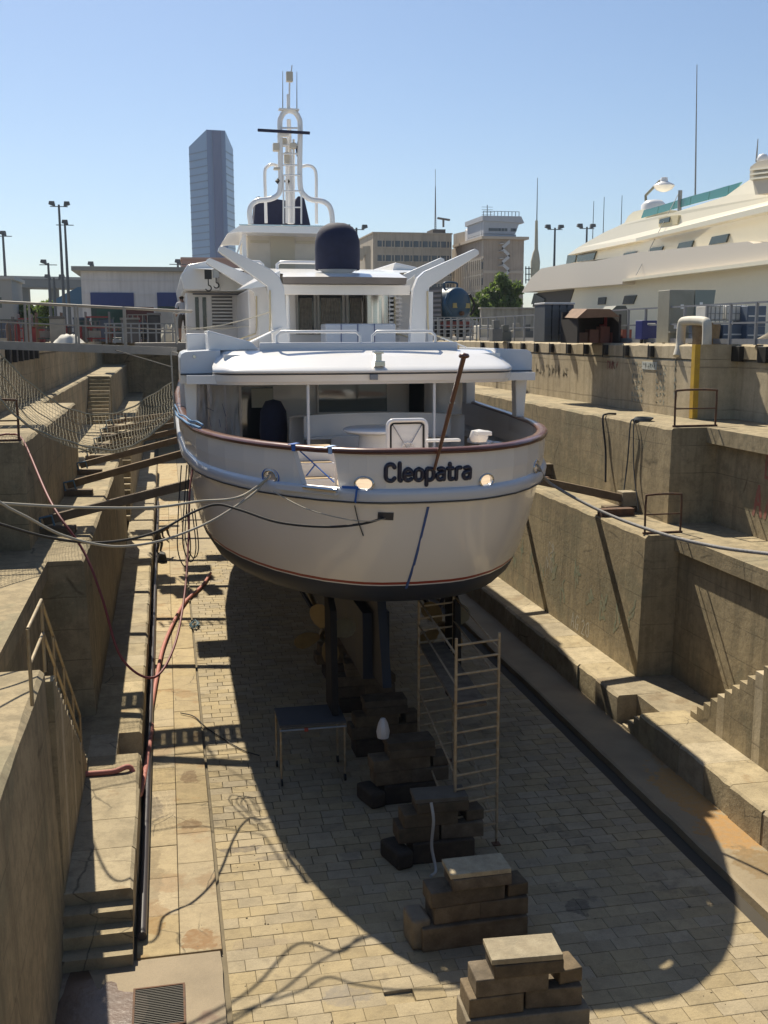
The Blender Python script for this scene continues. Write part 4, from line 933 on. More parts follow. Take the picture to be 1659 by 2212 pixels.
# --- timber shores from the walls to the hull
PADB = mat('beam_dark', (.20,.145,.09), .9, var=.6, vscale=5, grain=.3, bump=.4, rnd=.3)
SLBL = ['nearest','second nearest','third nearest','fourth nearest','fifth nearest','sixth nearest','farthest visible']
for side in (-1, 1):
    S = 'left' if side < 0 else 'right'
    for i, Y in enumerate((27.4, 34.0, 39.2, 43.9, 48.6, 53.5, 58.5)):
        if side > 0 and i > 4: break
        hx = XB+side*(half(5.6, Y)+.05); wx = sx(side, A3-.1); z0 = Z2+.32; z1 = 5.62
        lab = f'{SLBL[i]} dark timber prop between the {S} dock wall and the hull'
        t = thing('timber_shore', lab, 'beam', (wx, Y, Z2), f'timber props holding the hull')
        mb = MB(); mb.bar((wx, Y, z0), (hx, Y-.5*(i == 0)*(side < 0), z1), .22, .22); obj('beam', mb, PADB, t, bevel=.02)
        log_block(t, wx-side*.30, Y, Z2+.0, .9, .5, .16, 0, PADB, 'chock')
        if side > 0:
            log_block(t, wx-side*.05, Y-.0, Z2+.17, .5, .42, .4, 0, WOODL if i == 0 else WOOD, 'chock'); 
            mb = MB(); mb.box(wx-1.15, Y-.75, Z2+.003, wx-.2, Y-.45, Z2+.2); obj('steel_beam', mb, RUST, t)
            mb = MB(); mb.bar((wx+.2,Y-.1,Z2), (wx+.2,Y-.1,Z2+.95), .08); obj('post', mb, RUST, t)
        else:
            mb = MB(); mb.tube([(wx+side*.05,Y-.14,z0-.2),(wx+side*.1,Y-.18,z0+.1),(wx+.2,Y-.2,z0+.16),(wx+.25,Y-.15,z0-.1)], .03, 6); obj('lashing', mb, mat('lash_blue', (.10,.2,.3), .8) if i == 0 else bpy.data.materials['lash_blue'], t)
# --- hoop guards on the wall ends
def hoop(side, x0, x1, y, z, h, label):
    mb = MB(); t = thing('guard_hoop', label, 'guard rail', ((x0+x1)/2, y, z), 'iron hoop guards at the stair heads')
    obj('hoop_tube', MB().tube(spline([(x0,y,z),(x0,y,z+h-.12),(x0+.1*(1 if x1>x0 else -1),y,z+h),(x1-.1*(1 if x1>x0 else -1),y,z+h),(x1,y,z+h-.12),(x1,y,z)], 4), .028, 8), RUST, t, 60)
    obj('cross_bar', MB().tube([(x0,y,z+h*.5),(x1,y,z+h*.5)], .02, 6), RUST, t); obj('foot_bar', MB().box(min(x0,x1)-.05,y-.03,z,max(x0,x1)+.05,y+.03,z+.05), RUST, t)
hoop(1, sx(1,A2)+.2, sx(1,A2)+1.15, Y2+.2, Z2, .98, 'rusty iron hoop on the end of the lowest right wall')
hoop(1, sx(1,A3)+.2, sx(1,A3)+1.35, Y3+.2, Z3, .95, 'rusty iron hoop on the end of the middle right wall')
hoop(-1, sx(-1,A3)-.15, sx(-1,A3)-1.2, Y3+.25, Z3, .95, 'dark iron hoop at the left edge of the middle left wall')
hoop(-1, sx(-1,A2)-.3, sx(-1,A2)-.9, 56.2, Z2, .9, 'small iron hoop far down the lowest left wall')
# --- stair railing at the near left
t = thing('stair_railing', 'bare metal railing beside the near left stair going down into the dock', 'railing', (sx(-1,A2), YS0, Z2))
RAILM = mat('rail_worn', (.34,.29,.2), .5, metal=.5, var=.6, vscale=8, col2=(.25,.17,.09))
xr = sx(-1, A2)-.12
def stz(y): return Z2 if y < YS0 else Z2-(Z2-Z1)*(y-YS0)/(YS1-YS0)
ys = [14.35, 15.95, 17.2, 18.5, 19.8, 21.0]
for y in ys: obj('post', MB().tube([(xr,y,stz(y)-.02),(xr,y,stz(y)+1.05)], .026, 8), RAILM, t, 60)
for h in (1.05, .55):
    obj('hand_rail' if h > 1 else 'mid_rail', MB().tube([(xr,14.35,Z2+h),(xr,15.95,Z2+h),(xr,21.0,stz(21)+h)], .026, 8), RAILM, t, 60)
# --- drain grate
t = thing('drain_grate', 'square steel drain grating set in the concrete at the lower left', 'grating', (-.4, 13.9, .02))
gx0, gx1, gy0, gy1 = -.77, -.04, 13.42, 14.36
obj('frame', MB().box(gx0,gy0,.013,gx1,gy0+.03,.035).box(gx0,gy1-.03,.013,gx1,gy1,.035).box(gx0,gy0+.03,.013,gx0+.03,gy1-.03,.035).box(gx1-.03,gy0+.03,.013,gx1,gy1-.03,.035), RUST, t)
obj('pit', MB().box(gx0+.02,gy0+.02,.013,gx1-.02,gy1-.02,.016), BLACK, t)
GRATE_ = mat('grate_iron', (.085,.08,.07), .6, metal=.3)
n = 22
for i in range(n): yy = gy0+.035+(gy1-gy0-.07)*(i+.5)/n; obj('bar', MB().box(gx0+.03,yy-.0045,.017,gx1-.03,yy+.0045,.030), GRATE_, t)
# --- dark pipe along the foot of the left ledge
mb = MB(); xp = sx(-1, A1)+.10
mb.tube([(xp,15.6,.10),(xp,22,.11),(xp,35,.10),(xp,60,.1)], .075, 10); tag(obj('drain_pipe', mb, mat('pipe_dark', (.05,.045,.05), .35), smooth=60), 'long dark pipe lying at the foot of the left stone ledge', 'pipe')
# --- ropes and hoses
def rope(name, pts, r, m, label, cat='rope', n=10):
    o = obj(name, MB().tube(spline(pts, n), r, 8), m, smooth=60); return tag(o, label, cat)
h0 = HOLES[0][0]+HOLES[0][2]*.05; h3 = HOLES[3][0]+HOLES[3][2]*.05
ax = -4.2
A = atY(430,1083,20.2); 
rope('mooring_rope', [h0+Vector((.0,.25,0)), h0, atY(540,1062,20.3), atY(500,1078,19.9), A, atY(330,1096,19.2), atY(170,1096,18.5), atY(0,1087,17.8), atY(-150,1075,17.2)], .025, ROPEW, 'pale mooring rope running from the port fairlead level to the left edge')
rope('mooring_rope', [h0+Vector((-.02,.1,-.03)), atY(545,1068,20.2), atY(470,1118,19.5), atY(400,1150,18.8), atY(330,1172,18.3), atY(240,1180,17.9), atY(140,1158,17.4), atY(60,1118,17), atY(0,1085,16.8), atY(-80,1020,16.5)], .022, ROPEW, 'thin pale rope hanging in a loop below the mooring rope on the left')
rope('power_cable', [atY(832,1118,18.95), atY(780,1132,18.5), atY(700,1138,18.4), atY(600,1128,18.6), atY(520,1102,19), atY(470,1090,19.3), atY(420,1105,19), atY(330,1152,18.5), atY(220,1172,18), atY(110,1162,17.5), atY(0,1132,17), atY(-80,1105,16.8)], .023, ROPED, 'black cable sagging from the exhaust port across the stern to the left edge', 'cable')
rope('thin_line', [atY(590,1062,19.9), atY(660,1098,18.9), atY(730,1118,18.5), atY(790,1126,18.5), atY(832,1121,18.9)], .010, ROPEW, 'thin line hanging from the fairlead to the exhaust port')
rope('thin_line', [onhull(3.35,6.2,.05), onhull(3.42,5.9,.03), onhull(3.52,5.6,.02)], .010, ROPED, 'short dark line hanging on the hull under the gate', n=4)
rope('mooring_rope', [h3-Vector((.0,-.25,0)), h3, atY(1190,1045,21.4), atY(1300,1105,20.2), atY(1420,1150,18.6), atY(1540,1180,17.3), atY(1659,1196,16.2), atY(1760,1205,15.2)], .034, mat('rope_striped', (.30,.29,.28), .8, grain=.7, gscale=25), 'grey twisted mooring rope from the starboard quarter to the right edge')
rope('air_hose', [atZ(0,940,6.95), atZ(22,938,6.95), atX(50,952,-3.3), atY(110,1085,21), atY(180,1190,20), atY(220,1290,19.5), atY(262,1420,19.2), atY(330,1464,19.2), atY(375,1400,20.2), atY(398,1290,22), atY(407,1170,23.5), atY(410,1060,24.3), atY(421,985,25)], .024, HOSER, 'dark red hose looping from the left wall down and up to the hull', 'hose')
pk = [atZ(455,1238,.08), atZ(436,1266,.08), atZ(400,1300,.09), atZ(372,1350,.09), atZ(352,1400,.09), atZ(340,1455,.09), atZ(330,1510,.09), atZ(322,1565,.09), atZ(312,1578,.10)]
p5 = Vector((sx(-1,A1)+.1,20.3,.2)); pk = pk[:-1]+[Vector((-.62,pk[-2].y-.4,.12)), Vector((-.80,20.55,.25)), Vector((-.95,20.5,Z1+.06)), Vector((-1.3,20.4,Z1+.05)), Vector((-1.9,20.4,Z1+.05))]
rope('water_hose', pk, .055, HOSEP, 'flat pink hose lying along the left slab strip and over the ledge', 'hose', 6)
rope('floor_cable', [atZ(390,1540,.05), atZ(420,1548,.05), atZ(450,1575,.04), atZ(520,1618,.03), atZ(560,1632,.03)], .014, ROPED, 'thin dark cable curving over the slab strip at the left', 'cable', 6)
rope('wall_rope', [Vector((sx(1,A3)+.5,29.9,Z3+.03)), Vector((sx(1,A3)+.12,29.7,Z3+.04)), Vector((sx(1,A3)-.04,29.6,Z3-.1)), Vector((sx(1,A3)-.05,29.3,Z3-1)), Vector((sx(1,A3)-.15,29.0,Z3-1.9))], .03, ROPED, 'dark rope hung over the middle right wall behind the boat prop', n=6)
cb_ = Vector((sx(1,A3)+.25,27.6,Z3+.02)); mb = MB()
for k in range(4): mb.tube([cb_+Vector((.22*math.cos(a)+.03*k, .3*math.sin(a), .02*k)) for a in [j*.3927 for j in range(17)]], .022, 6)
mb.tube(spline([cb_+Vector((-.2,0,.03)), cb_+Vector((-.32,0,-.1)), cb_+Vector((-.32,.1,-1.1)), cb_+Vector((-.4,.15,-2.2))], 6), .02, 6); mb.tube(spline([cb_+Vector((-.2,-.2,.03)), cb_+Vector((-.31,-.2,-.1)), cb_+Vector((-.31,-.3,-1.3)), cb_+Vector((-.36,-.8,-2.4))], 6), .016, 6)
tag(obj('rope_coil', mb, mat('rope_bluegrey', (.07,.08,.09), .9), smooth=60), 'coil of blue grey rope on the middle right wall, its ends hanging down', 'rope')
mb = MB()
for k in range(3):
    x = .28+.09*k+.03*(k==1); mb.tube(spline([(x,24.3,6.4),(x-.1,24.2,5.4),(x-.15,24.15,4.5+.12*k),(x,24.1,4.1+.1*k),(x+.14,24.2,4.5),(x+.08,24.3,5.4)], 5), .014, 5)
tag(obj('hanging_cables', mb, ROPED, smooth=60), 'bundle of dark cable loops hanging beside the port quarter', 'cable')
mb = MB()
for k in range(9):
    a = k*.7; mb.tube(spline([(.62+.16*math.cos(a),33.8+.45*math.sin(a),.04+.01*k),(.62+.16*math.cos(a+2),33.8+.4*math.sin(a+2),.05+.01*k),(.66+.15*math.cos(a+4),33.8+.45*math.sin(a+4),.04+.01*k)], 4), .014, 5)
tag(obj('wire_tangle', mb, mat('wire_blue', (.06,.13,.17), .7)), 'tangle of blue wire on the floor beside the hull shadow', 'wire')
mb = MB(); mb.lathe((.72,20.2,7.38), [(.001,-.05),(.07,0),(.001,.05)], 8); 
P = [lift([p], p.z)[0] for p in outline(7.2, .12)]; Pn = [p for p in P if p.x < XB and 22.5 < p.y < 30]
mb = MB(); mb.tube(spline([Vector((p.x-.03, p.y, 7.35)) for p in Pn], 3), .03, 6); mb.tube(spline([Vector((p.x+.02, p.y, 7.42+.03*math.sin(p.y*3))) for p in Pn], 3), .02, 6)
tag(obj('rail_rope', mb, mat('rope_blue', (.07,.18,.35), .8), smooth=60), 'blue and white lines tied along the port rail', 'rope')
mb = MB(); mb.tube([(.17,24.8,7.2),(.14,24.8,8.95)], .022, 6); mb.tube([(.15,24.8,8.95),(.30,25.4,8.9)], .015, 6); tag(obj('net_pole', mb, ROPEW), 'thin pale pole beside the port roof wing that carries the net', 'pole')
# --- safety net between the left quay and the rail
near = [atY(-70,780,25.0), atY(0,862,25.0), atY(50,912,25.0), atY(100,938,25.0), atY(170,960,25.0), atY(240,972,25.0), atY(290,960,25.0), atY(330,935,25.0), atY(372,900,25.0)]
farr = [atY(-70,700,29.0), atY(0,765,29.0), atY(50,815,29.0), atY(100,855,29.0), atY(150,884,29.0), atY(220,896,29.0), atY(280,882,29.0), atY(325,855,29.0), atY(372,826,29.0)]
NA, NB = spline(near, 8), spline(farr, 8); Lc = len(NA); mb = MB(); NR = 22; G = []
for j in range(NR+1):
    t_ = j/NR; G.append([a.lerp(b, t_)-Vector((0,0,.45*4*t_*(1-t_)*(.4+.6*math.sin(math.pi*i/(Lc-1)))))+Vector((.010*math.sin(j*1.3+i*.5),0,.012*math.sin(i*.9+j*.7))) for i, (a, b) in enumerate(zip(NA, NB))])
for j in range(NR+1): mb.tube(G[j], .0048 if 0 < j < NR else .022, 4, caps=False)
for i in range(0, Lc): mb.tube([G[j][i] for j in range(NR+1)], .0048, 4, caps=False)
for j in (5, 11, 16): mb.tube([p+Vector((0,0,.01)) for p in G[j]], .013, 4)
tag(obj('safety_net', mb, mat('net_cord', (.30,.27,.19), .9), fix=False), 'sagging cord safety net slung between the left quay and the yacht', 'net')
# --- gangway
t = thing('gangway', 'long aluminium gangway with railings crossing from the left quay to the yacht', 'gangway', (-2, 31.5, 9))
xa, xb = -9.5, .35
def gz(x): return 9.16-(x+4.4)*.042
for yy in (31.0, 31.95):
    obj('girder', MB().prism([(xa,yy,gz(xa)),(xb,yy,gz(xb)),(xb,yy,gz(xb)-.22),(xa,yy,gz(xa)-.22)], (0,.07,0)), ALU, t)
    obj('hand_rail', MB().tube(spline([(xa,yy+.03,gz(xa)+1.1),(xb-.25,yy+.03,gz(xb)+1.05),(xb-.05,yy+.03,gz(xb)+.95),(xb,yy+.03,gz(xb)+.1)], 4), .028, 8), ALU, t, 60)
    obj('mid_rail', MB().tube([(xa,yy+.03,gz(xa)+.55),(xb,yy+.03,gz(xb)+.5)], .022, 6), ALU, t, 60)
    x = -9.0
    while x < xb-.2: obj('post', MB().box(x-.03,yy+.0,gz(x),x+.03,yy+.06,gz(x)+1.08), ALU, t); x += 1.32
for i in range(38):
    x = xa+.25*i; obj('tread', MB().box(x,31.08,gz(x)-.09,x+.22,31.94,gz(x)-.05), ALU, t)
mb = MB(); mb.tube([(-1.35,30.95,8.9),(.2,27.6,8.5)], .015, 6); tag(obj('gangway_line', mb, ROPED), 'dark line tied from the gangway down to the roof wing', 'rope')
mb = MB(); mb.tube(sagline(atY(395,712,32), atY(600,668,27.2), .1), .015, 6); mb.tube(sagline(atY(395,705,32), (2.6,31,9.6), .08), .012, 6); tag(obj('davit_line', mb, ROPEW), 'two pale lines led from the gangway end to the port davits', 'rope')
# --- people
SKIN = mat('skin', (.25,.14,.09), .6); HAIR = mat('hair_dark', (.02,.015,.012), .8)
def person(label, base, yawr, joints, cloths, s=1.0):
    names = list(joints); idx = {n_: i for i, n_ in enumerate(names)}
    J = {k: (Vector(v[0])*s, v[1]*s) for k, v in joints.items()}
    E = [('pelvis','waist'),('waist','chest'),('chest','neck'),('neck','head0'),('head0','head1'),('chest','shl'),('shl','ell'),('ell','wrl'),('wrl','hal'),('chest','shr'),('shr','elr'),('elr','wrr'),('wrr','har'),
         ('pelvis','hil'),('hil','knl'),('knl','anl'),('anl','tol'),('pelvis','hir'),('hir','knr'),('knr','anr'),('anr','tor')]
    me = bpy.data.meshes.new('body'); me.from_pydata([J[n_][0] for n_ in names], [(idx[a], idx[b]) for a, b in E], [])
    o = bpy.data.objects.new('person', me); COL.objects.link(o)
    md = o.modifiers.new('s', 'SKIN'); 
    for i, n_ in enumerate(names):
        sv = me.skin_vertices[0].data[i]; sv.radius = (J[n_][1], J[n_][1]*.8 if n_ in ('waist','chest','pelvis') else J[n_][1]); sv.use_root = (n_ == 'pelvis')
    ss = o.modifiers.new('b', 'SUBSURF'); ss.levels = 2; ss.render_levels = 2
    dg = bpy.context.evaluated_depsgraph_get(); m2 = bpy.data.meshes.new_from_object(o.evaluated_get(dg)); o.modifiers.clear()
    for mt in (SKIN, cloths[0], cloths[1], HAIR, BLACK): m2.materials.append(mt)
    def nearest(p):
        best, bd = None, 9
        for a, b in E:
            A, B = J[a][0], J[b][0]; d = B-A; t_ = max(0, min(1, (p-A).dot(d)/max(d.length_squared, 1e-9))); q = (A+d*t_-p).length-.5*(J[a][1]*(1-t_)+J[b][1]*t_)
            if q < bd: bd = q; best = (a, b, t_)
        return best
    for pl in m2.polygons:
        a, b, t_ = nearest(pl.center); m_ = 0
        if (a, b) in (('pelvis','waist'),('waist','chest'),('chest','neck'),('chest','shl'),('chest','shr')): m_ = 1
        if a in ('shl','shr') and t_ < .75: m_ = 1
        if (a, b) == ('pelvis','waist') and t_ < .4: m_ = 2
        if (a, b) == ('chest','neck') and t_ > .6: m_ = 0
        if b in ('hil','hir') or a in ('hil','hir'): m_ = 2
        if a in ('knl','knr') and cloths[2]: m_ = 2
        if a in ('anl','anr'): m_ = 4
        if a == 'head0':
            m_ = 3 if (t_ > .75 or pl.center.y > J['head0'][0].y+.02*0 and (pl.center-J['head0'][0]).y > -.02) else 0
        pl.material_index = m_; pl.use_smooth = True
    old = o.data; o.data = m2; o.location = base; o.rotation_euler = (0, 0, yawr)
    # fingers of both hands
    mb = MB()
    for hs in ('hal','har'):
        H_ = J[hs][0]; W_ = J['wrl' if hs == 'hal' else 'wrr'][0]; d = (H_-W_).normalized(); sd = d.cross(Vector((0,1,0)))
        if sd.length < .1: sd = d.orthogonal()
        sd.normalize()
        for k, L in enumerate((.06,.07,.065,.05)): q = H_+sd*(.018*(k-1.5)); mb.tube([q, q+d*L*.55, q+d*L+Vector((0,-.015,0))], [.010,.009,.007], 6)
        mb.tube([W_.lerp(H_,.5)+sd*.02, W_.lerp(H_,.8)+sd*.055, H_+sd*.06+d*.01], [.012,.011,.008], 6)
    me2 = mesh_of('fingers', mb, SKIN, 60); f = bpy.data.objects.new('fingers', me2); COL.objects.link(f); f.parent = o
    # a face: nose, ears, and a cap of hair
    hc = J['head0'][0].lerp(J['head1'][0], .5); fwd = Vector((0,-1,0)); mb = MB(); mb.lathe(hc+fwd*.10, [(.001,.03),(.014,-.01),(.016,-.02),(.001,-.025)], 6)
    for s_ in (-1, 1): mb.lathe(hc+Vector((s_*.082,0,-.01)), [(.001,-.03),(.015,-.01),(.015,.015),(.001,.03)], 6)
    f = bpy.data.objects.new('face', mesh_of('face', mb, SKIN, 60)); COL.objects.link(f); f.parent = o
    mb = MB(); 
    for s_ in (-1, 1): mb.lathe(hc+Vector((s_*.03,-.088,.02)), [(.001,-.006),(.008,0),(.001,.006)], 6)
    mb.cbox(hc+Vector((0,-.09,-.055)), (.045,.012,.008)); f = bpy.data.objects.new('eyes_and_mouth', mesh_of('eyes', mb, HAIR)); COL.objects.link(f); f.parent = o
    return tag(o, label, 'person')
stand = dict(pelvis=((0,0,.95),.13),waist=((0,.0,1.1),.12),chest=((0,-.03,1.33),.145),neck=((0,-.05,1.5),.055),head0=((0,-.08,1.56),.075),head1=((0,-.10,1.70),.085),
    shl=((-.19,-.03,1.42),.065),ell=((-.27,-.0,1.15),.045),wrl=((-.2,-.18,.98),.032),hal=((-.17,-.24,.95),.035),shr=((.19,-.03,1.42),.065),elr=((.28,.0,1.16),.045),wrr=((.2,-.2,1.0),.032),har=((.15,-.26,.98),.035),
    hil=((-.10,0,.88),.10),knl=((-.12,-.03,.5),.068),anl=((-.13,.02,.09),.045),tol=((-.14,-.14,.04),.04),hir=((.10,0,.88),.10),knr=((.12,-.05,.5),.068),anr=((.13,.0,.09),.045),tor=((.15,-.16,.04),.04))
person('person in grey t-shirt and dark shorts standing at the far gangway side, looking down', tuple(atY(397,738,38.6)), rad(200), stand, (mat('tshirt_grey', (.55,.55,.58), .8), mat('shorts_brown', (.09,.075,.06), .8), False), .94)
tag(obj('side_platform', MB().box(-1.0,37.8,8.8,.95,39.4,9.055), ALU), 'small landing beside the port deck where the person stands', 'platform')
bend = dict(pelvis=((0,.10,.86),.13),waist=((0,.02,.98),.12),chest=((0,-.22,1.10),.14),neck=((0,-.36,1.16),.055),head0=((0,-.42,1.17),.075),head1=((0,-.52,1.22),.085),
    shl=((-.19,-.27,1.12),.06),ell=((-.24,-.32,.84),.045),wrl=((-.16,-.45,.68),.032),hal=((-.14,-.5,.62),.035),shr=((.19,-.27,1.12),.06),elr=((.24,-.32,.84),.045),wrr=((.16,-.48,.7),.032),har=((.14,-.54,.65),.035),
    hil=((-.10,.08,.80),.10),knl=((-.12,-.04,.45),.068),anl=((-.13,.06,.09),.045),tol=((-.14,-.1,.04),.04),hir=((.10,.08,.80),.10),knr=((.12,-.06,.45),.068),anr=((.13,.04,.09),.045),tor=((.15,-.12,.04),.04))
pf = atZ(345, 1198, 0)
person('person in dark work clothes bending over on the sunlit slab strip beside the hull', (pf.x, pf.y, .02), rad(60), bend, (mat('work_shirt', (.10,.09,.07), .8), mat('work_trousers', (.07,.06,.05), .8), True), 1.0)
tag(obj('tool_bag', MB().prism([(-.62,44,.02),(-.2,44,.02),(-.28,44,.35),(-.5,44,.4)], (0,.5,0)), BLACK, bevel=.03), 'small black tool bag on the slab strip behind the bending person', 'bag')
print('p4 ok')
ORD = ['first','second','third','fourth','fifth','sixth','seventh','eighth','ninth','tenth','eleventh']
# ================================================================== THE QUAYS AND BEYOND
Q = Z4
# --- right quay railing
QR = mat('railing_grey', (.22,.23,.25), .6, metal=.2, var=.3, vscale=6)
t = thing('quay_railing', 'grey steel railing along the edge of the right quay', 'railing', (sx(1,AQ)+.5, 35, Q))
xr = sx(1, AQ)+.55; ys = [23.0+1.32*i for i in range(34)]
for y in ys:
    xx = xr if y > YQ else xr
    obj('post', MB().box(xx-.035,y-.035,Q,xx+.035,y+.035,Q+1.12), QR, t)
for i in range(0, len(ys)-1, 2):
    a, b = ys[i], ys[min(i+2, len(ys)-1)]
    for h in (1.1, .58): obj('hand_rail' if h > 1 else 'mid_rail', MB().bar((xr,a,Q+h),(xr,b-.01,Q+h),.05,.05), QR, t)
    obj('kick_plate', MB().box(xr-.012,a,Q+.02,xr+.012,b-.02,Q+.16), QR, t)
mb = MB(); 
t = thing('access_frame', 'small red painted frame gate in the right quay railing', 'gate', (xr, 33.6, Q))
a = atX(1293,735,xr); b = atX(1322,735,xr)
for p_ in (a, b): obj('post', MB().box(xr-.3,p_.y-.04,Q,xr-.22,p_.y+.04,Q+1.15), mat('red_paint', (.30,.03,.03), .5) if p_ is a else bpy.data.materials['red_paint'], t)
for h in (1.12,.6,.05): obj('cross_bar', MB().box(xr-.29,b.y,Q+h-.03,xr-.23,a.y,Q+h+.03), bpy.data.materials['red_paint'], t)
# --- black rubber fenders hung over the right quay edge (and some on the left)
for i, px in enumerate((1045,1075,1104,1133,1162,1195,1232,1270,1312,1357,1411)):
    p_ = atX(px, 748, sx(1,AQ)); y = p_.y
    f = tag(obj('quay_fender', MB().box(sx(1,AQ)-.13,y-.12,Q-.40,sx(1,AQ)-.01,y+.12,Q-.06).box(sx(1,AQ)-.17,y-.02,Q-.46,sx(1,AQ)-.152,y+.02,Q-.02), BLACK, bevel=.015), ORD[10-i]+' black rubber block left of the yellow corner on the right quay', 'fender', 'rubber blocks along the right quay edge')
for i, px in enumerate((1536,1567,1600,1657)):
    p_ = atX(px, 748, sx(1,AQ+1.25)); y = p_.y
    tag(obj('quay_fender', MB().box(sx(1,AQ+1.25)-.16,y-.22,Q-.48,sx(1,AQ+1.25)-.01,y+.22,Q-.05), BLACK, bevel=.015), ORD[i]+' black rubber block right of the yellow quay corner', 'fender', 'rubber blocks right of the yellow corner')
for i in range(6):
    y = 37+1.6*i
    tag(obj('quay_fender', MB().box(sx(-1,AQ)+.01,y-.2,Q-.6,sx(-1,AQ)+.16,y+.2,Q-.1), BLACK, bevel=.015), ORD[i]+' black rubber block on the left quay wall, counted away from camera', 'fender', 'rubber blocks along the left quay edge')
# --- white hooped bollard at the edge
bp = atX(1478, 742, sx(1,AQ)+.1); t = thing('mooring_bollard', 'white and ochre hooped concrete bollard standing on the right quay edge', 'bollard', (bp.x, bp.y, Q))
mb = MB(); y = bp.y; x = sx(1,AQ)+.12
mb.tube(spline([(x-.14,y+.15,Q-.35),(x-.05,y+.22,Q-.02),(x,y+.25,Q+.3),(x,y+.22,Q+.58),(x,y+.05,Q+.70),(x,y-.6,Q+.68),(x,y-.78,Q+.5),(x,y-.8,Q-.0)], 5), [.10]*36, 10) if False else None
P = spline([(x-.14,y+.15,Q-.35),(x-.02,y+.24,Q-.02),(x,y+.26,Q+.3),(x,y+.22,Q+.56),(x,y+.05,Q+.66),(x,y-1.05,Q+.64),(x,y-1.25,Q+.5),(x,y-1.28,Q+.0)], 5)
obj('hoop', MB().tube(P, .13, 12), mat('paint_offwhite', (.55,.52,.44), .7, var=.3), t, 60)
obj('core', MB().lathe((x+.38,y-.5,Q), [(.001,.62),(.34,.6),(.40,.5),(.36,.1),(.38,0)], 16), mat('stone_ochre', (.30,.20,.10), .9, var=.8, vscale=6, bump=.4), t, 50)
# small pale plinths on the quay
for (px, lab) in ((1043,'low pale rounded plinth on the right quay behind the yacht rail'),):
    p_ = atX(px, 735, xr+.3); tag(obj('plinth', MB().box(p_.x-.35,p_.y-.5,Q,p_.x+.35,p_.y+.5,Q+.75), bpy.data.materials['paint_offwhite'], bevel=.08), lab, 'plinth')
# --- clutter on the right quay
def at_q(px, Y): p_ = atY(px, 735, Y); return p_.x
def qbox(name, x0, x1, Y, ztop, m, d=1.2, parent=None, zb=Q, bevel=.02):
    a = at_q(x0, Y); b = at_q(x1, Y); mb = MB(); mb.box(a, Y, zb, b, Y+d, ztop); return obj(name, mb, m, parent, bevel=bevel)
TANK = mat('tank_grey', (.10,.11,.12), .6, var=.3)
t = thing('water_tank', 'tall ribbed dark grey tank with a pale lid on the right quay', 'tank', (at_q(1208, 36), 36, Q))
a, b = at_q(1176,36), at_q(1240,36)
for i in range(4): obj('rib_panel', MB().box(a+(b-a)*i/4,36,Q+.02,a+(b-a)*(i+1)/4-.03,37.1,Q+1.32), TANK, t, bevel=.03)
obj('lid', MB().box(a-.02,35.98,Q+1.325,b,37.1,Q+1.40), mat('lid_pale', (.55,.55,.55), .5), t, bevel=.02)
for i in range(4): obj('band', MB().box(a-.02,35.96,Q+.25+.3*i,b,35.99,Q+.29+.3*i), TANK, t)
t = thing('market_shed', 'open shed with a brown pitched roof and dark inside behind the quay railing', 'shed', (at_q(1290,34), 34, Q))
a, b = at_q(1244,34), at_q(1338,34)
obj('back', MB().box(a,35.3,Q,b,35.4,Q+1.05), mat('shed_dark', (.035,.03,.028), .9), t)
obj('side', MB().box(b-.08,33.9,Q,b,35.3,Q+.95), bpy.data.materials['shed_dark'], t); obj('side', MB().box(a,33.9,Q,a+.08,35.3,Q+.8), bpy.data.materials['shed_dark'], t)
obj('roof', MB().prism([(a-.1,33.7,Q+.82),(a+.25,33.7,Q+1.12),(b-.5,33.7,Q+1.12),(b-.15,33.7,Q+.86)], (.15,1.7,.05)), mat('roof_brown', (.22,.13,.08), .8, var=.5), t)
for i in range(5): obj('crate', MB().box(a+.25+.4*i,34.4,Q,a+.58+.4*i,34.8,Q+.35+.1*(i%3)), mat('crate_%s' % 'abcde'[i] if False else 'crate_brown', (.12+.03*i,.07,.05), .8), t)
t = thing('tool_container', 'grey green metal cabinet with a rounded top beside the brown roofed shed', 'cabinet', (at_q(1350,35), 35, Q))
a, b = at_q(1318,35.5), at_q(1356,35.5); obj('body', MB().prism([(a,35.5,Q),(b,35.5,Q),(b,35.5,Q+1.1),(b-.12,35.5,Q+1.28),(a+.2,35.5,Q+1.28),(a,35.5,Q+1.1)], (0,1,0)), mat('cabinet_green', (.09,.10,.085), .6), t); obj('door', MB().box(a+.1,35.47,Q+.1,b-.1,35.5,Q+1.1), mat('cabinet_pale', (.19,.19,.16), .6), t)
t = thing('blue_bin', 'dark blue steel bin with white lettering plate behind the quay railing', 'bin', (at_q(1400,32), 32, Q))
obj('body', MB().box(at_q(1386,32),32,Q+.12,at_q(1418,32),32.5,Q+.72), mat('bin_blue', (.02,.03,.16), .5), t, bevel=.02); obj('plate', MB().box(at_q(1397,32),31.985,Q+.58,at_q(1414,32),31.998,Q+.64), WHITE, t)
for px in (1390,1414): obj('foot', MB().box(at_q(px,32)-.03,32.1,Q,at_q(px,32)+.03,32.2,Q+.12), BLACK, t)
t = thing('switch_cabinet', 'large grey beige switch cabinet with two doors and small notices on the right quay', 'cabinet', (at_q(1490,30.5), 30.5, Q))
CABM = mat('cabinet_beige', (.27,.26,.21), .6, var=.3)
a, m_, b = at_q(1443,30.5), at_q(1497,30.5), at_q(1541,30.5)
obj('body', MB().box(a,30.5,Q+.02,m_-.01,31.3,Q+1.62), CABM, t, bevel=.02); obj('body', MB().prism([(m_+.01,30.5,Q+.35),(b-.12,30.5,Q+.35),(b,30.5,Q+1.62),(m_+.01,30.5,Q+1.62)], (0,.8,0)), mat('cabinet_grey', (.20,.23,.21), .5), t)
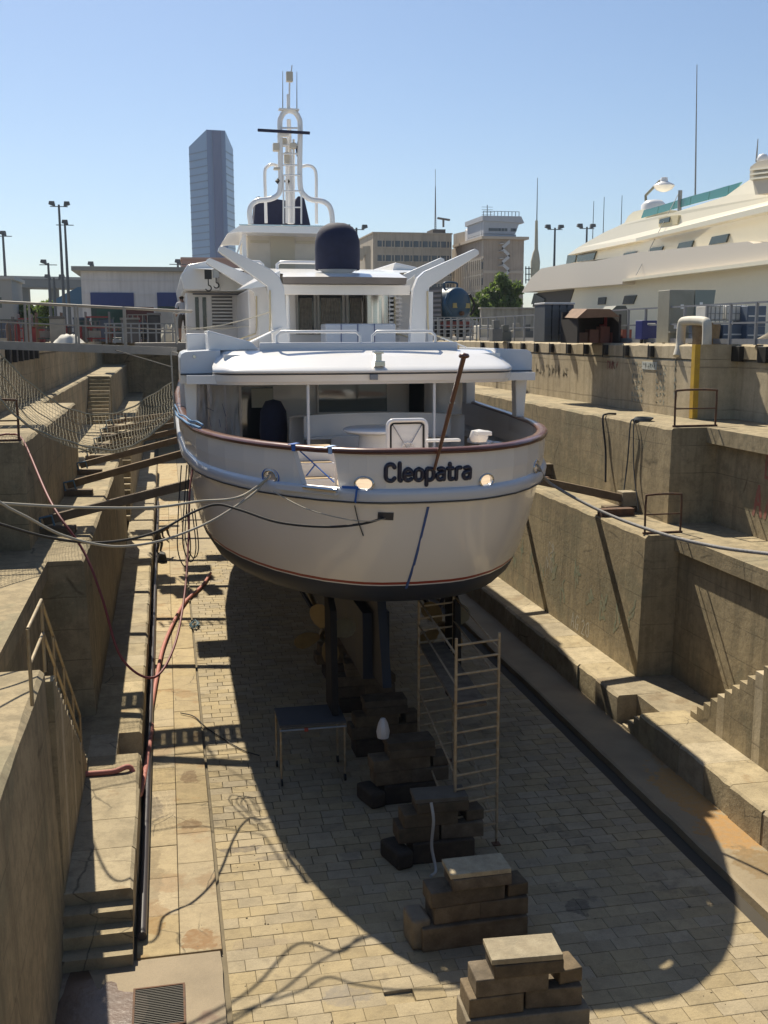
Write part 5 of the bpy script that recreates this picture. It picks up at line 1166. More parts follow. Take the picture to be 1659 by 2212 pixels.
for (c_, z_) in ((.38,1.05),(.95,1.12),(.2,.45),(.45,.45)): obj('notice', MB().box(a+c_*1.1-.05,30.485,Q+z_,a+c_*1.1+.05,30.498,Q+z_+.13), WHITE, t)
obj('shelf', MB().box(a,30.4,Q+.32,b,30.5,Q+.38), CABM, t)
IBC = mat('ibc_white', (.62,.62,.60), .4, var=.2)
for i, (x0, x1) in enumerate(((1524,1562),(1566,1608))):
    t = thing('liquid_tank', ('white plastic tank in a wire cage next to the switch cabinet','white plastic tank in a wire cage, right one of the pair')[i], 'tank', (at_q((x0+x1)/2,28.5), 28.5, Q), 'caged white tanks')
    a, b = at_q(x0,28.5), at_q(x1,28.5); obj('bottle', MB().box(a+.02,28.52,Q+.68,b-.02,29.2,Q+1.1), IBC, t, bevel=.04)
    for k in range(5): x = a+(b-a)*k/4; obj('cage_bar', MB().box(x-.008,28.49,Q+.62,x+.008,28.51,Q+1.12), GALV, t)
    for k in range(3): obj('cage_bar', MB().box(a,28.48,Q+.66+.2*k,b,28.495,Q+.68+.2*k), GALV, t)
CR = mat('crate_blue', (.10,.13,.18), .6)
for i, (x0, x1, z0, z1, Y) in enumerate(((1515,1556,0,.3,28.6),(1515,1556,.305,.6,28.6),(1560,1606,0,.55,28.4),(1612,1652,0,.5,28.1),(1612,1652,.505,1.08,28.1))):
    lab = ('blue grey crate under the left caged tank','blue grey crate right below the left caged tank, upper of two','blue grey crate under the right caged tank','lower blue grey crate at the right edge of the quay','upper blue grey crate at the right edge of the quay')[i]
    t = thing('storage_crate', lab, 'crate', (at_q(x0,Y), Y, Q+z0), 'blue grey crates on the right quay')
    a, b = at_q(x0,Y), at_q(x1,Y); obj('box', MB().box(a,Y,Q+z0,b,Y+.8,Q+z1), CR, t, bevel=.02)
    for k in range(3): zz = Q+z0+(z1-z0)*(k+.5)/3; obj('rib', MB().box(a+.03,Y-.02,zz-.02,b-.03,Y-.002,zz+.02), IBC if k == 1 else CR, t)
t = thing('pipe_pile', 'pile of long pale pipes lying at the right edge of the quay', 'pipes', (at_q(1640,26.5), 26.5, Q))
for k in range(7): obj('pipe', MB().tube([(at_q(1610+6*k,26.6)-.1,26.6+.05*k,Q+.05), (at_q(1700,26.6)+.4,26.6+.12*k,Q+.28+.05*k)], .03, 6), mat('pipe_tan', (.28,.24,.17), .7) if k == 0 else bpy.data.materials['pipe_tan'], t, 60)
# --- vacuum truck
TB = mat('truck_blue', (.02,.07,.13), .45, var=.3); TG = mat('truck_grey', (.24,.22,.22), .6, var=.3)
cc = atY(991, 658, 60); t = thing('vacuum_truck', 'blue vacuum tanker truck seen from behind with ribbed grey side panels', 'truck', (cc.x, 60, Q))
ax_ = Vector((-.42,.9,0)).normalized(); rt = Matrix((ax_.cross(Vector((0,0,1))), Vector((0,0,1)), -ax_)).transposed()
zc = cc.z
obj('tank', MB().lathe((cc.x,60,zc), [(.001,.28),(.35,.24),(.7,.12),(.92,0),(.98,-.1),(.98,-5.6),(.001,-5.8)], 28, rot=rt), TB, t, 40)
side_v = ax_.cross(Vector((0,0,1)))
def tp(s_, l, z): return Vector((cc.x,60,0))+side_v*s_+ax_*l+Vector((0,0,z))
for k in range(7): z = Q+1.15+.32*k if False else zc-.85+.27*k; obj('side_rib', MB().bar(tp(-1.08,.3,z), tp(-1.08,6,z), .06, .13), TG, t)
obj('side_panel', MB().prism([tp(-1.0,.3,zc-1.0), tp(-1.0,6,zc-1.0), tp(-1.0,6,zc+1.0), tp(-1.0,.3,zc+1.0)], side_v*-.04), mat('panel_dark', (.10,.10,.10), .6), t)
obj('chassis', MB().prism([tp(-.9,0,Q+.75), tp(.9,0,Q+.75), tp(.9,0,Q+1.05), tp(-.9,0,Q+1.05)], ax_*7), mat('chassis_red', (.16,.03,.03), .6), t)
obj('tank_hoop', MB().tube(spline([tp(-.4,.8,zc+.9), tp(-.4,.8,zc+1.25), tp(.5,.8,zc+1.25), tp(.5,.8,zc+.9)], 4), .06, 8), TB, t, 60)
obj('hazard_stripe', MB().prism([tp(-.62,-.24,zc-.2), tp(.66,-.24,zc-.2), tp(.66,-.24,zc+.08), tp(-.62,-.24,zc+.08)], ax_*.05), mat('stripe_worn_yellow', (.36,.30,.13), .7, var=.5), t)
obj('valve', MB().lathe(tp(.0,-.3,zc-.5), [(.001,.1),(.12,.08),(.14,-.1)], 12, rot=rt), RUST, t); obj('hose_rack', MB().tube(spline([tp(-.8,0,zc+.6), tp(-1.1,-.1,zc), tp(-.7,-.15,zc-.6)], 5), .09, 8), TB, t, 60); obj('hose_rack', MB().tube(spline([tp(.8,0,zc+.6), tp(1.1,-.1,zc), tp(.8,-.15,zc-.6)], 5), .07, 8), BLACK, t, 60)
for l in (.9, 2.3, 5.5):
    for s_ in (-.95, .95):
        w_ = obj('wheel', MB().lathe(tp(s_,l,Q+.5), [(.001,-.14),(.42,-.14),(.5,-.08),(.5,.08),(.42,.14),(.001,.14)], 18, rot=Matrix((ax_, Vector((0,0,1)), side_v)).transposed()), BLACK, t, 50)
obj('bumper', MB().prism([tp(-1,-.1,Q+.5), tp(1,-.1,Q+.5), tp(1,-.1,Q+.7), tp(-1,-.1,Q+.7)], ax_*.1), BLACK, t); 
for s_ in (-.85,.85): obj('tail_light', MB().prism([tp(s_-.12,-.12,Q+.72), tp(s_+.12,-.12,Q+.72), tp(s_+.12,-.12,Q+.84), tp(s_-.12,-.12,Q+.84)], ax_*.06), RED, t)
obj('cab', MB().prism([tp(-1.1,6.3,Q+.6), tp(1.1,6.3,Q+.6), tp(1.1,6.3,Q+2.7), tp(-1.1,6.3,Q+2.7)], ax_*2), TB, t, bevel=.1)
# quay wall/parapet beyond the truck, white low wall
tag(obj('parapet', MB().box(at_q(1040,66), 66, Q, at_q(1210,66), 66.4, Q+1.9).box(at_q(1040,66)-.1, 65.9, Q+1.9, at_q(1210,66), 66.5, Q+2.0), mat('parapet_pale', (.42,.40,.35), .85, var=.3, streak=.3), bevel=.01), 'low pale concrete parapet below the green bush', 'wall')
t = thing('mesh_fence', 'pale grid fence panels on the quay in front of the tanker truck', 'fence', (at_q(980,48), 48, Q))
for k in range(9): x = at_q(918+14*k,48); obj('post', MB().box(x-.03,48,Q,x+.03,48.06,Q+1.1), GALV, t)
for h in (1.08,.72,.36,.05): obj('cross_bar', MB().box(at_q(918,48),47.98,Q+h-.02,at_q(1030,48),48.0,Q+h+.02), GALV, t)
for i, (px, hh, c_) in enumerate(((1075,.9,(.2,.2,.19)),(1095,.7,(.12,.13,.12)),(1120,.8,(.28,.27,.24)),(1142,.75,(.08,.09,.1)))):
    m_ = mat('gear_paint', c_, .6, var=.3); x = at_q(px,44+i); tag(obj('quay_crate', MB().box(x-.22,44+i,Q,x+.22,44.5+i,Q+hh*.6).box(x-.16,44.05+i,Q+hh*.6+.003,x+.1,44.4+i,Q+hh), m_, bevel=.02), ('grey pump case on the quay left of the red frame','dark machine case beside the grey pump case','pale machine case near the red frame','black machine case just left of the red frame')[i], 'machine case')

# --- the big cream yacht in the next basin
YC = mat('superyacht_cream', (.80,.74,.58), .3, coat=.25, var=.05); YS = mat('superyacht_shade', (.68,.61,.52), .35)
X1 = 26.6
ty = thing('superyacht', 'big cream superyacht with swept decks lying in the next basin at the right', 'yacht', (30, 55, 7))
def Z(px, py, X=X1): return atX(px, py, X)
def slab(name, pts, X, wd, m, lean=0, parent=None, bevel=.04):
    ym = max(b for a, b in pts); P = [Z(a, b, X+lean*(ym-b)*.0165) for a, b in pts]; mb = MB(); mb.prism(P, (wd, 0, 0)); return obj(name, mb, m, parent or ty)
def zc4(a, b): return (1147+a*.3086, 298.7+b*.3086)
# hull side wall below the band
slab('hull', [zc4(60,1040), zc4(1659,850), (1800,560), (1800,760), zc4(-10,1470), zc4(20,1160)], X1+.55, 9, YC)
slab('bow_shadow_panel', [zc4(30,1085), zc4(300,1056), zc4(270,1150), zc4(10,1180)], X1+.50, .2, mat('bow_shadow_dark', (.07,.065,.06), .7))  # shadow below the bow band laid on as a dark panel
slab('bow_window', [zc4(20,1085), zc4(95,1125), zc4(85,1162), zc4(0,1162)], X1+.40, .08, GLASS, bevel=0)
for w_ in ([(470,1115),(523,1112),(515,1162),(465,1165)], [(653,1104),(736,1098),(712,1160),(638,1162)], [(905,1082),(955,1078),(955,1155),(888,1158)]): slab('window', [zc4(*q) for q in w_], X1+.47, .1, GLASS, bevel=0)
# bulwark band
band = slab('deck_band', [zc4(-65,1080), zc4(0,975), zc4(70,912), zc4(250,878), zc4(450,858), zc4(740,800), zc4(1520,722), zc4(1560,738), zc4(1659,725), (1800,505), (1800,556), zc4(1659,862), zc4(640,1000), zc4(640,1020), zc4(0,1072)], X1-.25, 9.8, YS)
slab('band_ledge', [zc4(640,985), zc4(1659,850), (1800,545), (1800,556), zc4(1659,880), zc4(640,1003)], X1-.55, .4, YC, bevel=.02)
# cabin layer with windows
slab('cabin', [zc4(245,882), zc4(262,815), zc4(740,712), zc4(1659,480), (1800,420), (1800,545), zc4(1659,740), zc4(740,810)], X1+1.2, 7.3, YC)
for w_ in ([(255,818),(320,800),(305,868),(245,880)], [(330,800),(455,785),(435,850),(318,866)], [(650,805),(735,792),(722,815),(642,826)], [(835,770),(922,757),(908,795),(825,805)], [(1035,735),(1135,715),(1120,760),(1020,775)], [(1265,690),(1382,668),(1362,728),(1242,748)]): slab('window', [zc4(*q) for q in w_], X1+1.1, .12, GLASS, bevel=0)
# eyebrow, upper sweep
slab('upper_deck', [zc4(255,818), zc4(320,770), zc4(420,710), zc4(520,655), zc4(600,620), zc4(655,592), zc4(770,566), zc4(1000,520), zc4(1365,405), zc4(1440,350), zc4(1530,290), zc4(1659,240), (1800,350), (1800,400), zc4(1659,470), zc4(740,700), zc4(735,722)], X1+.55, 7.4, YC, .45)
slab('deck_ledge', [zc4(735,700), zc4(1659,468), (1800,398), (1800,412), zc4(1659,512), zc4(735,722)], X1+.1, .6, YC, bevel=.02)
slab('deck_vent', [zc4(893,560), zc4(945,545), zc4(1030,538), zc4(1025,600), zc4(895,632)], X1+1.1, .9, mat('vent_cream', (.62,.55,.36), .5), bevel=.03); slab('vent_window', [zc4(900,568), zc4(972,550), zc4(965,585), zc4(895,598)], X1+1.04, .05, GLASS, bevel=0)
slab('dome_fairing', [zc4(655,592), zc4(680,545), zc4(715,515), zc4(780,498), zc4(820,500), zc4(800,560)], X1+2.2, 3, YC, bevel=.1)
TEAL = mat('teal_glass', (.05,.22,.22), .15, spec=.8)
for (xa_, ya_, xb_, yb_, xc_, yc_, xd_, yd_) in ((770,560,790,503,895,475,880,528),(885,527,900,473,1005,440,995,497),(1000,496,1010,438,1120,405,1110,467),(1115,465,1125,403,1250,370,1240,432),(1245,430,1255,369,1385,330,1375,402),(1380,400,1390,330,1475,305,1440,352)):
    slab('screen_pane', [zc4(xa_,ya_), zc4(xb_,yb_), zc4(xc_,yc_), zc4(xd_,yd_)], X1+2.0, .06, TEAL, bevel=0)
slab('radar_house', [zc4(1530,290), zc4(1535,200), zc4(1580,165), zc4(1659,150), (1800,320), (1800,420), zc4(1659,385), zc4(1570,395), zc4(1552,300)], X1+.7, 3, mat('house_grey_cream', (.50,.46,.38), .5))
for k in range(3): slab('house_slat', [zc4(1530,215+32*k), zc4(1700,195+32*k), zc4(1700,207+32*k), zc4(1530,227+32*k)], X1+.55, .14, YC, bevel=0)
mb = MB(); p_ = Z(*zc4(1622,148), X1+1.5); mb.lathe(p_, [(.001,.28),(.2,.2),(.28,0),(.2,-.2),(.001,-.28)], 14); obj('radome', mb, WHITE, ty, 60)
mb = MB(); p_ = Z(*zc4(858,478), X1+3); mb.lathe(p_, [(.001,.42),(.5,.35),(.75,.1),(.75,-.3)], 16); obj('radome', mb, WHITE, ty, 60)
mb = MB(); p_ = Z(*zc4(1045,365), X1+2); mb.tube([p_+Vector((0,0,-2)), p_], .12, 8); mb.tube([p_+Vector((0,0,0)), Z(*zc4(735,960), X1-.6)], .02, 5); obj('deck_post', mb, GALV, ty, 60)
for (a, b, z1) in ((1150,400,0),(1577,165,10)):
    p_ = Z(*zc4(a,b), X1+2.5); q_ = Z(1147+(a+12)*.3086, (140 if a == 1150 else 300), X1+2.5); obj('whip_aerial', MB().tube([p_, q_], [.05,.02], 6), GALV, ty, 60)
# lamp on a bent arm behind that yacht
t = thing('bent_lamp', 'old bent arm lamp with a white bowl shade above the cream superyacht', 'lamp', (Z(*zc4(805,490), 31).x, Z(*zc4(805,490), 31).y, Q))
lp = [Z(*zc4(*q), 31) for q in ((805,490),(803,400),(900,300),(925,288),(932,310))]
obj('pole', MB().tube([lp[0]+Vector((0,0,-1.5))]+lp, .09, 8), mat('lamp_iron', (.16,.17,.15), .6), t, 60)
mb = MB(); mb.lathe(lp[-1], [(.001,.35),(.2,.3),(.25,.05),(.62,-.12),(.66,-.2),(.5,-.42),(.2,-.55),(.001,-.58)], 18); obj('lamp_shade', mb, WHITE, t, 50)

# --- lamp posts
LP = mat('pole_dark', (.10,.11,.12), .6)
def lamp(px, pt, pb, Y, heads, label, group='tall lamp posts around the port'):
    top = atY(px, pt, Y); x = top.x; t = thing('lamp_post', label, 'lamp post', (x, Y, Q), group); s_ = Y/60
    obj('pole', MB().tube([(x,Y,Q-.0),(x,Y,top.z)], [.10*s_,.055*s_], 8), LP, t, 60)
    obj('arm', MB().bar((x-.45*s_,Y,top.z-.1*s_),(x+.45*s_,Y,top.z-.1*s_),.04*s_), LP, t)
    for h in heads:
        obj('lamp_head', MB().prism([(x+.8*h*s_-.17*s_,Y,top.z+(-.1 if h>0 else .02)*s_),(x+.8*h*s_+.17*s_,Y,top.z+(.02 if h > 0 else -.1)*s_),(x+.8*h*s_+.13*s_,Y,top.z+.18*s_),(x+.8*h*s_-.13*s_,Y,top.z+.18*s_)], (0,.22*s_,0)), LP, t, bevel=.01)
lamp(127,442,700,75,(-.45,.5),'tall lamp post with two floodlights left of the warehouse')
lamp(140,482,700,78,(0,),'tall single head lamp post just right of the two headed one')
lamp(6,506,700,140,(0,),'thin distant lamp post at the far left edge')
lamp(104,568,700,70,(-.3,),'short lamp post left of the two tall ones')
lamp(116,600,700,90,(-.4,.5),'small double lamp below the tall posts at the left')
lamp(770,492,700,130,(-.6,.6),'double headed lamp post right behind the navy radome')
lamp(1199,492,720,110,(-.5,.5),'double headed lamp post between the tower building and the superyacht')
lamp(1268,490,720,130,(-.5,.5),'double headed lamp post rising behind the superyacht bow')
lamp(196,572,700,160,(0,),'small thin lamp post above the warehouse roof')
lamp(384,567,700,160,(0,),'small thin lamp post beside the pink building')
# --- warehouse
Y = 92.0; t = thing('warehouse', 'long low grey white warehouse with blue door panels on the left quay', 'building', (at_q(290,Y), Y, Q))
a = atY(163,585,Y); b = atY(520,585,Y); WH = mat('warehouse_wall', (.62,.60,.60), .85, var=.2, vscale=.5, streak=.15)
obj('wall', MB().box(a.x+.4,Y,Q-.1,b.x+6,Y+25,a.z), WH, t); obj('roof_edge', MB().box(a.x-.3,Y-.5,a.z,b.x+6.4,Y+25.4,a.z+.35), mat('roof_capping', (.27,.27,.25), .8), t)
for k in range(3): obj('wall_band', MB().box(a.x+.4,Y-.05,a.z-.8-1.1*k,b.x+6,Y-.003,a.z-.74-1.1*k), WH, t)
for (x0, x1) in ((195,290),(339,432)):
    p_ = atY(x0,632,Y); q_ = atY(x1,662,Y); obj('door', MB().box(p_.x,Y-.12,q_.z,q_.x,Y-.06,p_.z), mat('door_blue', (.03,.05,.17), .6, var=.2), t); obj('door_opening', MB().box(p_.x,Y-.10,Q,q_.x,Y-.055,q_.z-.01), mat('door_dark', (.035,.06,.055), .8), t)
Y = 72.0
def cont(x0, x1, y0, col, lab, Yc):
    p_ = atY(x0, y0, Yc); q_ = atY(x1, 725, Yc); t = thing('shipping_container', lab, 'container', (p_.x, Yc, Q)); m_ = mat('container_paint', col, .6, var=.3)
    obj('body', MB().box(p_.x,Yc,Q,q_.x,Yc+2.4,p_.z), m_, t); n_ = 14
    for k in range(n_): x = p_.x+(q_.x-p_.x)*(k+.3)/n_; obj('corrugation', MB().box(x,Yc-.06,Q+.1,x+(q_.x-p_.x)/n_*.45,Yc-.002,p_.z-.1), m_, t)
cont(209,268,668,(.03,.09,.07),'dark green corrugated container below the blue warehouse door',72); cont(269,334,663,(.10,.03,.03),'dark red corrugated container right of the green one',70); cont(336,398,668,(.50,.50,.48),'white corrugated container behind the gangway end',71)
# clutter on the left quay
rr = random.Random(5); cols = [(.13,.12,.11),(.22,.21,.2),(.25,.04,.04),(.08,.1,.14),(.3,.28,.24),(.07,.07,.07),(.16,.1,.07),(.05,.09,.08)]
CM = [mat('gear_left', c_, .7, var=.4, vscale=3) for c_ in cols]
kinds = ['dark grey','light grey','red','slate blue','beige','black','brown','dark green']
for i in range(20):
    px = 2+i*17.5; Yc = 46+rr.random()*8; hgt = .6+rr.random()*.75; ci = (0,3,5,1,2,0,6,4,5,2,7,0,1,3,5,6,0,4,2,5)[i]; wd = .25+rr.random()*.35
    x = at_q(px, Yc); nm = ('pallet_rack','gear_box','gas_cage')[i % 3]; near_ = ('left edge of the picture','yard near the tall lamp posts','warehouse corner','green container','red container','gangway end')[min(5, i//4)]
    t = thing(nm, f'{kinds[ci]} {("wire rack with shelves","gear box with a lid","caged bottle rack")[i%3]}, number {i+1} from the left on the quay' if False else f'{kinds[ci]} {("frame rack","gear box","bottle cage")[i%3]} on the left quay by the {near_}', ('rack','box','cage')[i % 3], (x, Yc, Q), 'gear standing along the left quay' if False else None)
    if i % 3 == 0:
        for dx in (-wd, wd):
            for dy in (0, .6): obj('post', MB().box(x+dx-.03,Yc+dy-.03,Q,x+dx+.03,Yc+dy+.03,Q+hgt), CM[ci], t)
        for k in range(3): obj('shelf', MB().box(x-wd,Yc,Q+.15+k*hgt*.35,x+wd,Yc+.6,Q+.2+k*hgt*.35), CM[(ci+1)%8], t); 
        obj('load', MB().box(x-wd*.8,Yc+.1,Q+.22,x+wd*.2,Yc+.5,Q+.22+hgt*.22), CM[(ci+3)%8], t)
    elif i % 3 == 1:
        obj('body', MB().box(x-wd,Yc,Q,x+wd,Yc+.7,Q+hgt*.85), CM[ci], t, bevel=.03); obj('lid', MB().box(x-wd-.03,Yc-.03,Q+hgt*.855,x+wd+.03,Yc+.73,Q+hgt*.93), CM[(ci+4)%8], t)
    else:
        for k in range(5): obj('bar', MB().box(x-wd+2*wd*k/4-.02,Yc-.02,Q,x-wd+2*wd*k/4+.02,Yc+.02,Q+hgt), CM[ci], t)
        for k in range(3): obj('bottle', MB().lathe((x-wd*.6+wd*.6*k,Yc+.25,Q), [(.001,.01),(.11,.01),(.11,hgt*.75),(.05,hgt*.85),(.05,hgt*.95),(.001,hgt*.95)], 10), CM[2 if k == 1 else (ci+1)%8], t, 50)
        obj('top_bar', MB().box(x-wd,Yc-.03,Q+hgt-.04,x+wd,Yc+.03,Q+hgt), CM[ci], t)
TARP = mat('tarp_white', (.50,.49,.44), .8, bump=.5, bscale=3)
def heap(px, Yc, wd, hh, lab, m_=TARP):
    x = at_q(px, Yc); mb = MB(); N_ = 14; rows = []
    for j in range(N_+1):
        rows.append([Vector((x-wd+2*wd*i/N_, Yc-.5+1.2*j/N_, Q+.0+hh*max(0, (1-abs(2*i/N_-1)**2.2))*(max(0, 1-abs(2*j/N_-1)**3))*(.75+.45*noise.noise(Vector((i*.45,j*.45,px)))))) for i in range(N_+1)])
    mb.grid(rows); return tag(obj('tarp_heap', mb, m_, smooth=70), lab, 'tarpaulin')
heap(148,46,.62,.45,'white tarpaulin thrown over a heap on the left quay behind the railing'); heap(322,50,.55,.75,'smaller white sheet over gear near the gangway end'); heap(365,52,.5,.9,'beige sheet over a pile beside the person', mat('tarp_beige', (.45,.42,.33), .8)); heap(258,48,.35,.45,'little white bag heap on the quay below the green container')
t = thing('barrier_fence', 'white pipe barrier on the left quay edge behind the gangway', 'barrier', (at_q(320,42), 42, Q))
for k in range(9): x = at_q(230+18*k,42); obj('post', MB().box(x-.03,42,Q,x+.03,42.06,Q+.75), GALV, t)
for h in (.74,.4): obj('cross_bar', MB().box(at_q(226,42),41.98,Q+h-.025,at_q(380,42),42.0,Q+h+.025), GALV, t)
tag(obj('concrete_kerb', MB().box(qx0, 60, Q, qx0+6, 60.4, Q+.25).box(at_q(-200,40), 39.4, Q, sx(-1,AQ)-.3, 39.7, Q+.22), QUAY), 'low concrete kerb running across the left quay', 'kerb')
# --- viaduct, pale left building, blue shed roof, trees left
mb = MB(); a = atY(-200,612,330); b = atY(160,612,300); 
t = thing('viaduct', 'long grey road viaduct crossing the far left of the port', 'bridge', (a.x, 330, Q))
obj('deck', MB().prism([(a.x,330,a.z+2.0),(b.x+10,300,b.z+.8),(b.x+10,300,b.z-1.4),(a.x,330,a.z-.5)], (0,14,0)), mat('viaduct_grey', (.16,.17,.17), .9), t)
obj('parapet', MB().prism([(a.x,329.8,a.z+2.0),(b.x+10,299.8,b.z+.8),(b.x+10,299.8,b.z+1.5),(a.x,329.8,a.z+2.7)], (0,.3,0)), mat('viaduct_pale', (.30,.31,.30), .9), t)
for k in range(8): x = a.x+(b.x+10-a.x)*k/7; yk = 334-30*k/7; obj('pier', MB().box(x-1.2,yk,Q,x+1.2,yk+4,a.z-.3), bpy.data.materials['viaduct_grey'], t)
a = atY(-40,604,110); b = atY(24,604,110); t = thing('pale_building', 'pale flat roofed building at the far left edge of the picture', 'building', (a.x, 110, Q)); obj('wall', MB().box(a.x,110,Q,b.x,118,b.z), mat('pale_render', (.33,.31,.28), .9), t); obj('roof', MB().box(a.x-.3,109.8,b.z,b.x+.3,118.2,b.z+.3), mat('pale_roof', (.4,.38,.34), .9), t)
for k in range(3): obj('window', MB().box(b.x-5+1.6*k,109.95,Q+3,b.x-4.2+1.6*k,109.995,Q+4), GLASS, t)
a = atY(112,650,105); b = atY(168,620,105); t = thing('blue_shed', 'blue pitched roof shed just left of the warehouse', 'building', (a.x, 105, Q)); obj('roof', MB().prism([(a.x,105,a.z),(b.x,105,b.z),(b.x+6,105,b.z),(b.x+6,105,a.z-.4),(a.x,105,a.z-.4)], (0,12,0)), mat('shed_roof_blue', (.08,.17,.27), .6), t); obj('wall', MB().box(a.x+.4,105.3,Q,b.x+6,116,a.z-.41), WH, t)
PINK = mat('pink_wall', (.38,.24,.20), .9)
a = atY(393,560,170); b = atY(505,590,170); t = thing('pink_building', 'flat pinkish building below the glass tower', 'building', (a.x, 170, Q)); obj('wall', MB().box(a.x,170,Q,b.x+4,185,a.z), PINK, t); obj('roof', MB().box(a.x-.2,169.8,a.z,b.x+4.2,185,a.z+.3), mat('pink_cap', (.42,.28,.23), .9), t)
# --- glass tower (far)
D = 640.0
def tz(a, b): return (341.3+a*.3086, 85.3+b*.3086)
def TP(a, b, dY=0): p_ = atY(*tz(a, b), D+dY); return p_
t = thing('glass_tower', 'tall blue glass office tower rising behind the warehouse', 'skyscraper', (TP(380,1200).x, D, Q))
TG_ = mat('tower_glass', (.14,.25,.42), .3, spec=.6, var=.15, vscale=.02); TGD = mat('tower_glass_dark', (.04,.07,.18), .3); TGM = mat('tower_glass_mid', (.08,.15,.30), .3)
x0, x1, x2, x3, x4, x5 = [TP(v, 900).x for v in (225,345,385,445,475,540)]
zt = [TP(215,722).z, TP(330,635).z, TP(460,642).z, TP(525,738).z]
obj('core', MB().prism([(x1,D-2,Q),(x4,D-2,Q),(x4,D-2,zt[2]),(x1,D-2,zt[1])], (0,34,0)), TGM, t); 
obj('dark_glass', MB().prism([(x2,D-3.0,Q),(x3,D-3.0,Q),(x3,D-3.0,zt[2]-.5),(x2,D-3.0,zt[1]-.5)], (0,.9,0)), TGD, t)
obj('left_wing', MB().prism([(x1-.05,D-1.5,Q),(x0,D+14,Q),(x0,D+14,zt[0]),(x1-.05,D-1.5,zt[1])], (4,26,0)), TG_, t)
obj('right_wing', MB().prism([(x4+.05,D-1.5,Q),(x5,D+14,Q),(x5,D+14,zt[3]),(x4+.05,D-1.5,zt[2])], (-4,26,0)), TG_, t)
TGL = mat('tower_floor_line', (.10,.16,.25), .4)
for k in range(34):
    z = Q+6+4.1*k
    if z < zt[0]-1: obj('floor_band', MB().bar((x1-.1,D-1.75,z),(x0+.0,D+13.7,z),.3,.55), TGL, t)
    if z < zt[3]-1: obj('floor_band', MB().bar((x4+.1,D-1.75,z),(x5,D+13.7,z),.3,.55), TGL, t)
# --- port control building
Y = 210.0; def_m = mat('harbour_concrete', (.46,.40,.32), .9, var=.2, vscale=.15, streak=.2); DW = mat('window_dark', (.05,.06,.075), .2, spec=.7)
def b3(a, b, Yy=Y): return atY(725.4+a*.3086, 384+b*.3086, Yy)
t = thing('port_building', 'long beige port office block with two window rows behind the yacht', 'building', (b3(500,700).x, Y, Q))
a = b3(262,388); b = b3(812,388); obj('wall', MB().box(a.x,Y,Q,b.x,Y+16,a.z), def_m, t); c_ = b3(205,410,Y+14); obj('end_wall', MB().prism([(a.x-.05,Y+.1,Q),(c_.x,Y+14,Q),(c_.x,Y+14,a.z-.3),(a.x-.05,Y+.1,a.z-.3)], (2,2,0)), mat('end_concrete', (.55,.49,.40), .9), t)
obj('roof', MB().box(a.x-.2,Y-.2,a.z,b.x+.1,Y+16.2,a.z+.25), def_m, t)
def winrow(parent, z0, z1, xs, Yf, m=DW):
    for (xa_, xb_) in xs:
        f_ = obj('window', MB().box(xa_,Yf-.03,z0,xb_,Yf-.004,z1), m, parent); 
        obj('frame', MB().box(xa_-.06,Yf-.12,z0-.15,xb_+.06,Yf-.034,z0-.02), mat_wf, f_)
mat_wf = mat('sill_concrete', (.5,.45,.38), .9)
for row in range(4):
    z1 = b3(300,440).z-2.75*row if row < 2 else b3(300,440).z-2.75*row; z0 = z1-1.15; xs = []
    for g_ in range(8):
        xg = b3(292+64.5*g_, 450).x; xs += [(xg, xg+.85), (xg+1.05, xg+1.9)]
    winrow(t, z0, z1, xs, Y)
for g_ in range(9): x = b3(285+64.5*g_, 450).x-.12; obj('pilaster', MB().box(x-.1,Y-.1,Q,x+.1,Y-.005,a.z-.3), def_m, t)
obj('roof_plant', MB().box(b3(705,380).x,Y+3,a.z+.26,b3(795,380).x,Y+8,b3(750,350).z), mat('plant_dark', (.10,.09,.08), .8), t)
obj('radar_scanner', MB().bar(b3(712,282,Y+5), b3(797,296,Y+5), .6, .35), mat('scanner_grey', (.16,.15,.14), .7), t); obj('scanner_post', MB().bar(b3(753,345,Y+5), b3(753,290,Y+5), .35), bpy.data.materials['scanner_grey'], t)
mb = MB(); 
for dx in (-5, 5): mb.bar(b3(697+dx,390,Y+6), b3(697,60,Y+6), .12)
for k in range(24): zz = k/24; mb.bar(b3(697-5*(1-zz),390-330*zz,Y+6), b3(697+5*(1-zz),376-330*zz,Y+6), .07)
mb.tube([b3(697,60,Y+6), b3(697,-60,Y+6)], .05, 5); obj('lattice_mast', mb, mat('mast_grey', (.17,.17,.18), .7), t)
# control tower block: receding left flank and a front, cantilevered lookout on top
t = thing('control_block', 'beige port control block with a glazed lookout room on its roof', 'building', (b3(1150,700).x, Y-10, Q))
Yf = Y-14.0; p0 = b3(1035,430,Yf); p1 = b3(1318,430,Yf); p2 = b3(812,500,Y+10); zr = p0.z
obj('front_wall', MB().box(p0.x,Yf,Q,p1.x,Yf+20,zr), mat('block_tan', (.42,.345,.28), .9, var=.2, vscale=.15, streak=.2), t)
obj('flank_wall', MB().prism([(p0.x-.02,Yf+.02,Q),(p2.x,Y+10,Q),(p2.x,Y+10,zr),(p0.x-.02,Yf+.02,zr)], (2,3,0)), mat('flank_tan', (.5,.44,.36), .9, var=.2), t)
F0 = Vector((p0.x-.12, Yf+.15, 0)); F1 = Vector((p2.x-.1, Y+10, 0))
for k in range(17):
    u_ = (k+.5)/17; c1 = F0.lerp(F1, u_)
    obj('fin', MB().bar(c1+Vector((-.1,0,Q+1)), c1+Vector((-.1,0,zr-3.2)), .25), mat_wf, t)
for k in range(6): z = zr-3.5-2.9*k; obj('floor_line', MB().bar(F0+Vector((0,0,z)), F1+Vector((0,0,z)), .2, .35), mat_wf, t); 
